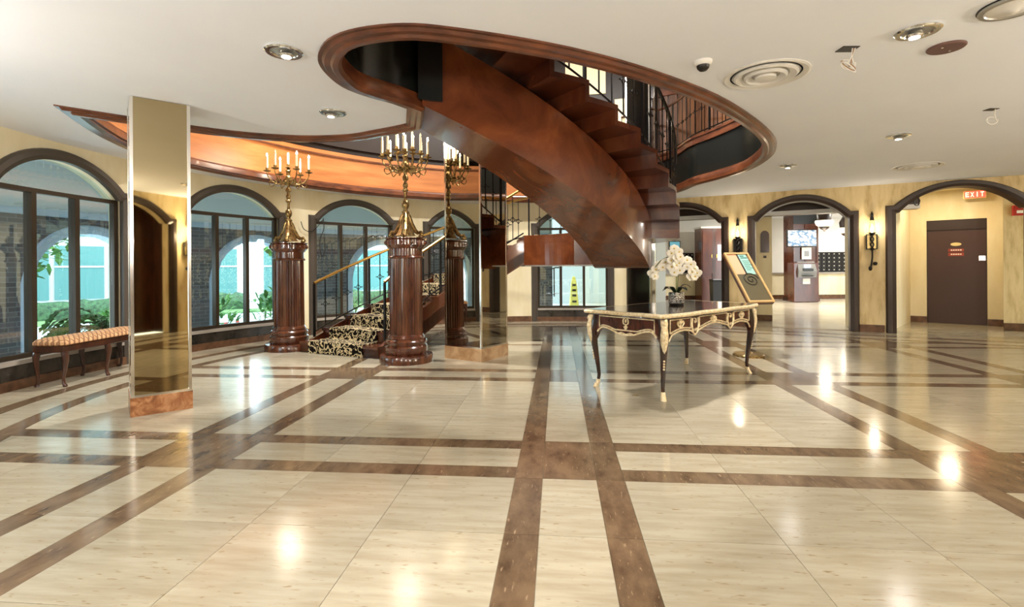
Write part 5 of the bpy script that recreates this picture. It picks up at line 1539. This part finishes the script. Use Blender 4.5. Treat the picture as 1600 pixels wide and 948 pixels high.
# ------------------------------------------------------------------ outside the windows
def circ8(u, off=0.0):
    a = u / 8.0
    return (CX + (8.0 + off) * cos(a), CY + (8.0 + off) * sin(a))
ARC_W = (0.80, 0.0, 1.02, 1.81); ARC = (0.78, 0.0, 1.02, 1.79); ARC_O = (0.92, 0.0, 1.02, 1.93)
arc_a = [182, 160.8, 140.3, 119.5, 98.5]
wall('wall_arcade', circ8, R(88) * 8, R(205) * 8, [(R(a) * 8, -0.25) for a in arc_a], 2.02, 0.25, 'arcade_brick', prof=ARC_W, uvs=True, zbot=-0.25)
for a in arc_a:
    t = struct('trim_arcade'); surround('arch_band', circ8, R(a) * 8, -0.25, 'arcade_white', t, ARC, ARC_O, -0.05, 0.30)
mb = MB(); strip(mb, circ8, R(88) * 8, R(205) * 8, -0.03, 0.28, 2.02, 2.12, 40); mb.build('trim_cornice', 'arcade_white', kind='structure')
mb = MB(); strip(mb, circ8, R(88) * 8, R(205) * 8, 0.0, 0.25, 2.12, 3.3, 40); mb.build('wall_arcade_reflection', 'arcade_pale', kind='structure')  # pale wall standing in for the lobby ceiling's reflection in the glass
mb = MB()
rows = [[(CX + 6.12 * cos(R(a)), CY + 6.12 * sin(R(a)), z) for z in (2.78,)] + [(CX + 8.2 * cos(R(a)), CY + 8.2 * sin(R(a)), 2.78), (CX + 8.2 * cos(R(a)), CY + 8.2 * sin(R(a)), 2.84), (CX + 6.12 * cos(R(a)), CY + 6.12 * sin(R(a)), 2.84)] for a in range(80, 214, 3)]
mb.loft(rows); mb.build('ceiling_arcade', 'arcade_pale', kind='structure')
rows = [[(CX + r * cos(R(a)), CY + r * sin(R(a)), z) for r, z in ((6.10, -0.3), (8.6, -0.3), (8.6, -0.1), (6.10, -0.1))] for a in range(60, 216, 3)]
MB().loft(rows).build('floor_arcade', 'arcade_floor', kind='structure')
MB().box(-60, 40, -30, 70, -0.55, -0.42).build('ground', 'pavement_pale', kind='structure')
MB().prism([(CX + r * cos(R(a)), CY + r * sin(R(a))) for r, a in [(10.5, a) for a in range(95, 215, 5)]] + [(CX + r * cos(R(a)), CY + r * sin(R(a))) for r, a in [(12.0, a) for a in range(210, 90, -5)]], -0.42, -0.38).build('lawn_strip', 'lawn_green', kind='structure', label='green lawn strip between arcade and road', cat='lawn')
MB().prism([(CX + r * cos(R(a)), CY + r * sin(R(a))) for r, a in [(12.0, a) for a in range(95, 215, 5)]] + [(CX + r * cos(R(a)), CY + r * sin(R(a))) for r, a in [(17.0, a) for a in range(210, 90, -5)]], -0.42, -0.40).build('road', 'road_pale', kind='structure')
MB().prism([(CX + r * cos(R(a)), CY + r * sin(R(a))) for r, a in [(17.0, a) for a in range(95, 215, 5)]] + [(CX + r * cos(R(a)), CY + r * sin(R(a))) for r, a in [(18.6, a) for a in range(210, 90, -5)]], -0.42, -0.36).build('lawn_strip', 'lawn_green', kind='structure', label='green lawn strip beyond the road', cat='lawn')
# neighbouring building with teal glass
def facade(label, ang, r, width, h):
    x, y = CX + r * cos(R(ang)), CY + r * sin(R(ang))
    t = thing('street_building', label, 'building', (x, y, -0.42), R(ang + 90), 'buildings across the street')
    MB().box(-width / 2, width / 2, -3, 0, 0, h).build('wall', 'street_white', t)
    n = int(width / 1.6)
    for i in range(n):
        for j in range(int(h / 2.6)):
            x0 = -width / 2 + 0.2 + i * (width - 0.3) / n
            f = MB().box(x0, x0 + (width - 0.3) / n - 0.16, -0.0, 0.05, 0.5 + j * 2.5, 2.6 + j * 2.5).build('window', 'teal_glass', t)
            MB().box(x0, x0 + (width - 0.3) / n - 0.16, 0.05, 0.08, 1.75 + j * 2.5, 1.82 + j * 2.5).build('glazing_bar', 'street_white', f)
    MB().box(-width / 2 - 0.2, width / 2 + 0.2, -3.2, 0.3, h, h + 0.3).build('cornice', 'street_white', t)
facade('white building with teal glass across the street, left window', 160, 23, 8.6, 8)
facade('white building with teal glass across the street, middle window', 137, 23, 8.6, 8)
facade('white building with teal glass across the street, right window', 114, 23, 8.6, 8)
# hedges and planting
def hedge(label, a0, a1, r, h):
    rr = random.Random(int(a0)); rows = []
    n = 24
    for i in range(n + 1):
        a = R(a0 + (a1 - a0) * i / n); j = lambda: rr.uniform(-0.08, 0.08)
        c, s = cos(a), sin(a)
        rows.append([(CX + (r + d + j()) * c, CY + (r + d + j()) * s, z + (j() if z > -0.3 else 0)) for d, z in ((0, -0.42), (-0.05, h * 0.5 - 0.4), (0.1, h - 0.4), (0.5, h - 0.36), (0.75, h * 0.6 - 0.4), (0.7, -0.42))])
    MB().loft(rows).build('hedge', 'hedge_green', smooth=True, label=label, cat='hedge', group='clipped hedges')
hedge('clipped green hedge across the road behind the bench window', 150, 172, 18.7, 0.75)
hedge('clipped green hedge across the road behind the second window', 128, 147, 18.7, 0.6)
hedge('clipped green hedge across the road behind the third window', 108, 126, 18.7, 0.6)
def palm(label, x, y, z, nf, ln, seed, flowers=0, trunk=0.2):
    rr = random.Random(seed)
    t = thing('leafy_shrub', label, 'shrub', (x, y, z), 0, 'planting in the arcade')
    MB().tube([(0, 0, 0), (0.02, 0.01, trunk * 0.6), (0, 0, trunk)], [0.05, 0.04, 0.03], 8).build('stem', 'board_wood', t, smooth=True)
    for k in range(nf):
        a = rr.uniform(0, 2 * pi); l = ln * rr.uniform(0.7, 1.1); e = rr.uniform(0.5, 1.3)
        c, s = cos(a), sin(a)
        spine = catmull([(0, 0, trunk), (l * 0.35 * c, l * 0.35 * s, trunk + l * 0.45 * e), (l * 0.75 * c, l * 0.75 * s, trunk + l * 0.5 * e), (l * c, l * s, trunk + l * 0.25 * e)], 4)
        mb = MB(); mb.tube(spine, 0.006, 4)
        for i in range(2, len(spine)):
            p = spine[i]; d = (spine[i] - spine[i - 1]).normalized(); sd = d.cross(Vector((0, 0, 1)))
            if sd.length < 1e-3: continue
            sd.normalize()
            for sg in (-1, 1):
                ll = l * 0.28 * (1 - 0.5 * i / len(spine))
                q = p + sd * sg * ll + d * ll * 0.5 - Vector((0, 0, ll * 0.25))
                mb.loft(leaf_strip([p, p.lerp(q, 0.5) + Vector((0, 0, 0.02)), q], l * 0.05))
        mb.build('frond', 'leaf_green', t, smooth=True)
    for k in range(flowers):
        a = rr.uniform(0, 2 * pi); q = ln * rr.uniform(0.2, 0.7)
        MB().blob((q * cos(a), q * sin(a), rr.uniform(0.1, 0.3)), (0.05, 0.05, 0.04), 6, 4).build('red_bloom', 'flower_red', t, smooth=True)
def bush(label, x, y, z, sz, seed, flowers):
    rr = random.Random(seed)
    t = thing('leafy_shrub', label, 'shrub', (x, y, z), 0, 'planting in the arcade')
    for k in range(3):
        a = k * 2.1; MB().tube([(0, 0, 0), (0.05 * cos(a), 0.05 * sin(a), sz * 0.4), (0.16 * cos(a), 0.16 * sin(a), sz * 0.8)], [0.02, 0.015, 0.008], 6).build('stem', 'board_wood', t, smooth=True)
    mb = MB()
    for k in range(260):
        d = Vector((rr.gauss(0, 1), rr.gauss(0, 1), rr.gauss(0, 1))).normalized() * (rr.random() ** 0.45)
        p = Vector((d.x * sz * 0.75, d.y * sz * 0.75, sz * 0.72 + d.z * sz * 0.62))
        q = p + (Vector((d.x, d.y, 0.4)) + Vector((rr.uniform(-.7, .7), rr.uniform(-.7, .7), rr.uniform(-.6, .5)))).normalized() * 0.2
        mb.loft(leaf_strip([p, p.lerp(q, .5) + Vector((0, 0, .02)), q], 0.042))
    mb.build('foliage', 'leaf_green', t, smooth=True, kind='stuff')
    for k in range(flowers):
        a = rr.uniform(0, 2 * pi); MB().blob((sz * 0.72 * cos(a), sz * 0.72 * sin(a), rr.uniform(0.15, 0.5)), (0.05, 0.05, 0.045), 6, 4).build('red_bloom', 'flower_red', t, smooth=True)
def pol(a, r): return CX + r * cos(R(a)), CY + r * sin(R(a))
for i, (a, r, nf, ln, sd, fl, lab) in enumerate((
    (163, 7.05, 24, 0.72, 1, 0, 'feathery palm outside the bench window'),
    (142.5, 9.5, 36, 0.80, 2, 6, 'leafy shrub with red blooms outside the second window'),
    (150.5, 10.6, 26, 0.55, 3, 4, 'low leafy shrub left of the red-bloomed shrub'),
    (132.5, 10.0, 34, 0.85, 4, 0, 'taller leafy shrub right of the red-bloomed shrub'),
    (124.5, 9.5, 30, 0.72, 5, 0, 'leafy shrub outside the third window'),
    (113.5, 9.9, 28, 0.72, 6, 0, 'leafy shrub outside the third window beside the railing'),
    (166, 10.0, 14, 0.8, 7, 0, 'leafy shrub beyond the arch outside the bench window'))):
    x, y = pol(a, r)
    if i == 0: palm(lab, x, y, -0.1, nf, ln, sd, fl, 0.3)
    else: bush(lab, x, y, -0.42, ln, sd, fl)
def tree(label, a, r, h, seed):
    rr = random.Random(seed); x, y = pol(a, r)
    t = thing('street_tree', label, 'tree', (x, y, -0.42), 0, 'street trees')
    MB().tube([(0, 0, 0), (0.1, 0, h * 0.4), (0, 0.1, h * 0.7)], [0.16, 0.12, 0.06], 8).build('trunk', 'board_wood', t, smooth=True)
    mb = MB()
    for k in range(420):
        d = Vector((rr.gauss(0, 1), rr.gauss(0, 1), rr.gauss(0, .8))); d = d.normalized() * (rr.random() ** 0.4) * h * 0.42
        p = d + Vector((0, 0, h * 0.8)); q = p + Vector((rr.uniform(-1, 1), rr.uniform(-1, 1), rr.uniform(-.8, .5))).normalized() * 0.4
        mb.loft(leaf_strip([p, p.lerp(q, .5), q], 0.11))
    mb.build('crown', 'leaf_green', t, smooth=True, kind='stuff')
tree('street tree seen high through the second window', 147, 20.2, 3.3, 3)
tree('street tree seen high through the third window', 121, 20.2, 3.3, 4)
tree('street tree seen through the bench window', 169, 20.2, 3.3, 5)
# entrance walk beyond the window under the landing
MB().box(-0.8, 5.2, 17.0, 17.2, -0.4, 3.4).build('wall_entrance', 'street_white', kind='structure')
MB().box(-1.0, 5.2, 11.9, 17.0, -0.4, -0.02).build('floor_entrance', 'street_white', kind='structure')
wf = thing('wet_floor_cone', 'tall yellow wet-floor cone beyond the window under the landing', 'cone', (1.88, 15.3, -0.02))
MB().loft([[(r * cos(pi / 4 + j * pi / 2) * 1.0, r * sin(pi / 4 + j * pi / 2), z) for j in range(4)] for r, z in ((0.20, 0.0), (0.18, 0.1), (0.11, 0.72), (0.06, 0.92), (0.03, 0.95))]).build('body', 'yellow_plastic', wf)
for z in (0.16, 0.34, 0.5, 0.66):
    MB().box(-0.07 + z * 0.03, 0.07 - z * 0.03, -0.15 + z * 0.085, -0.10 + z * 0.085, z, z + 0.06).build('black_print', 'black', wf)
er = thing('entrance_railing', 'black iron handrail on the white entrance walk outside', 'railing', (0, 0, 0))
railing('balustrade', [(0.1, 14.0, -0.02), (1.3, 15.0, 0.35), (1.5, 15.1, 0.35)], 0.85, er, rail_mat='iron', spacing=0.5, rosette=False, post_every=1)
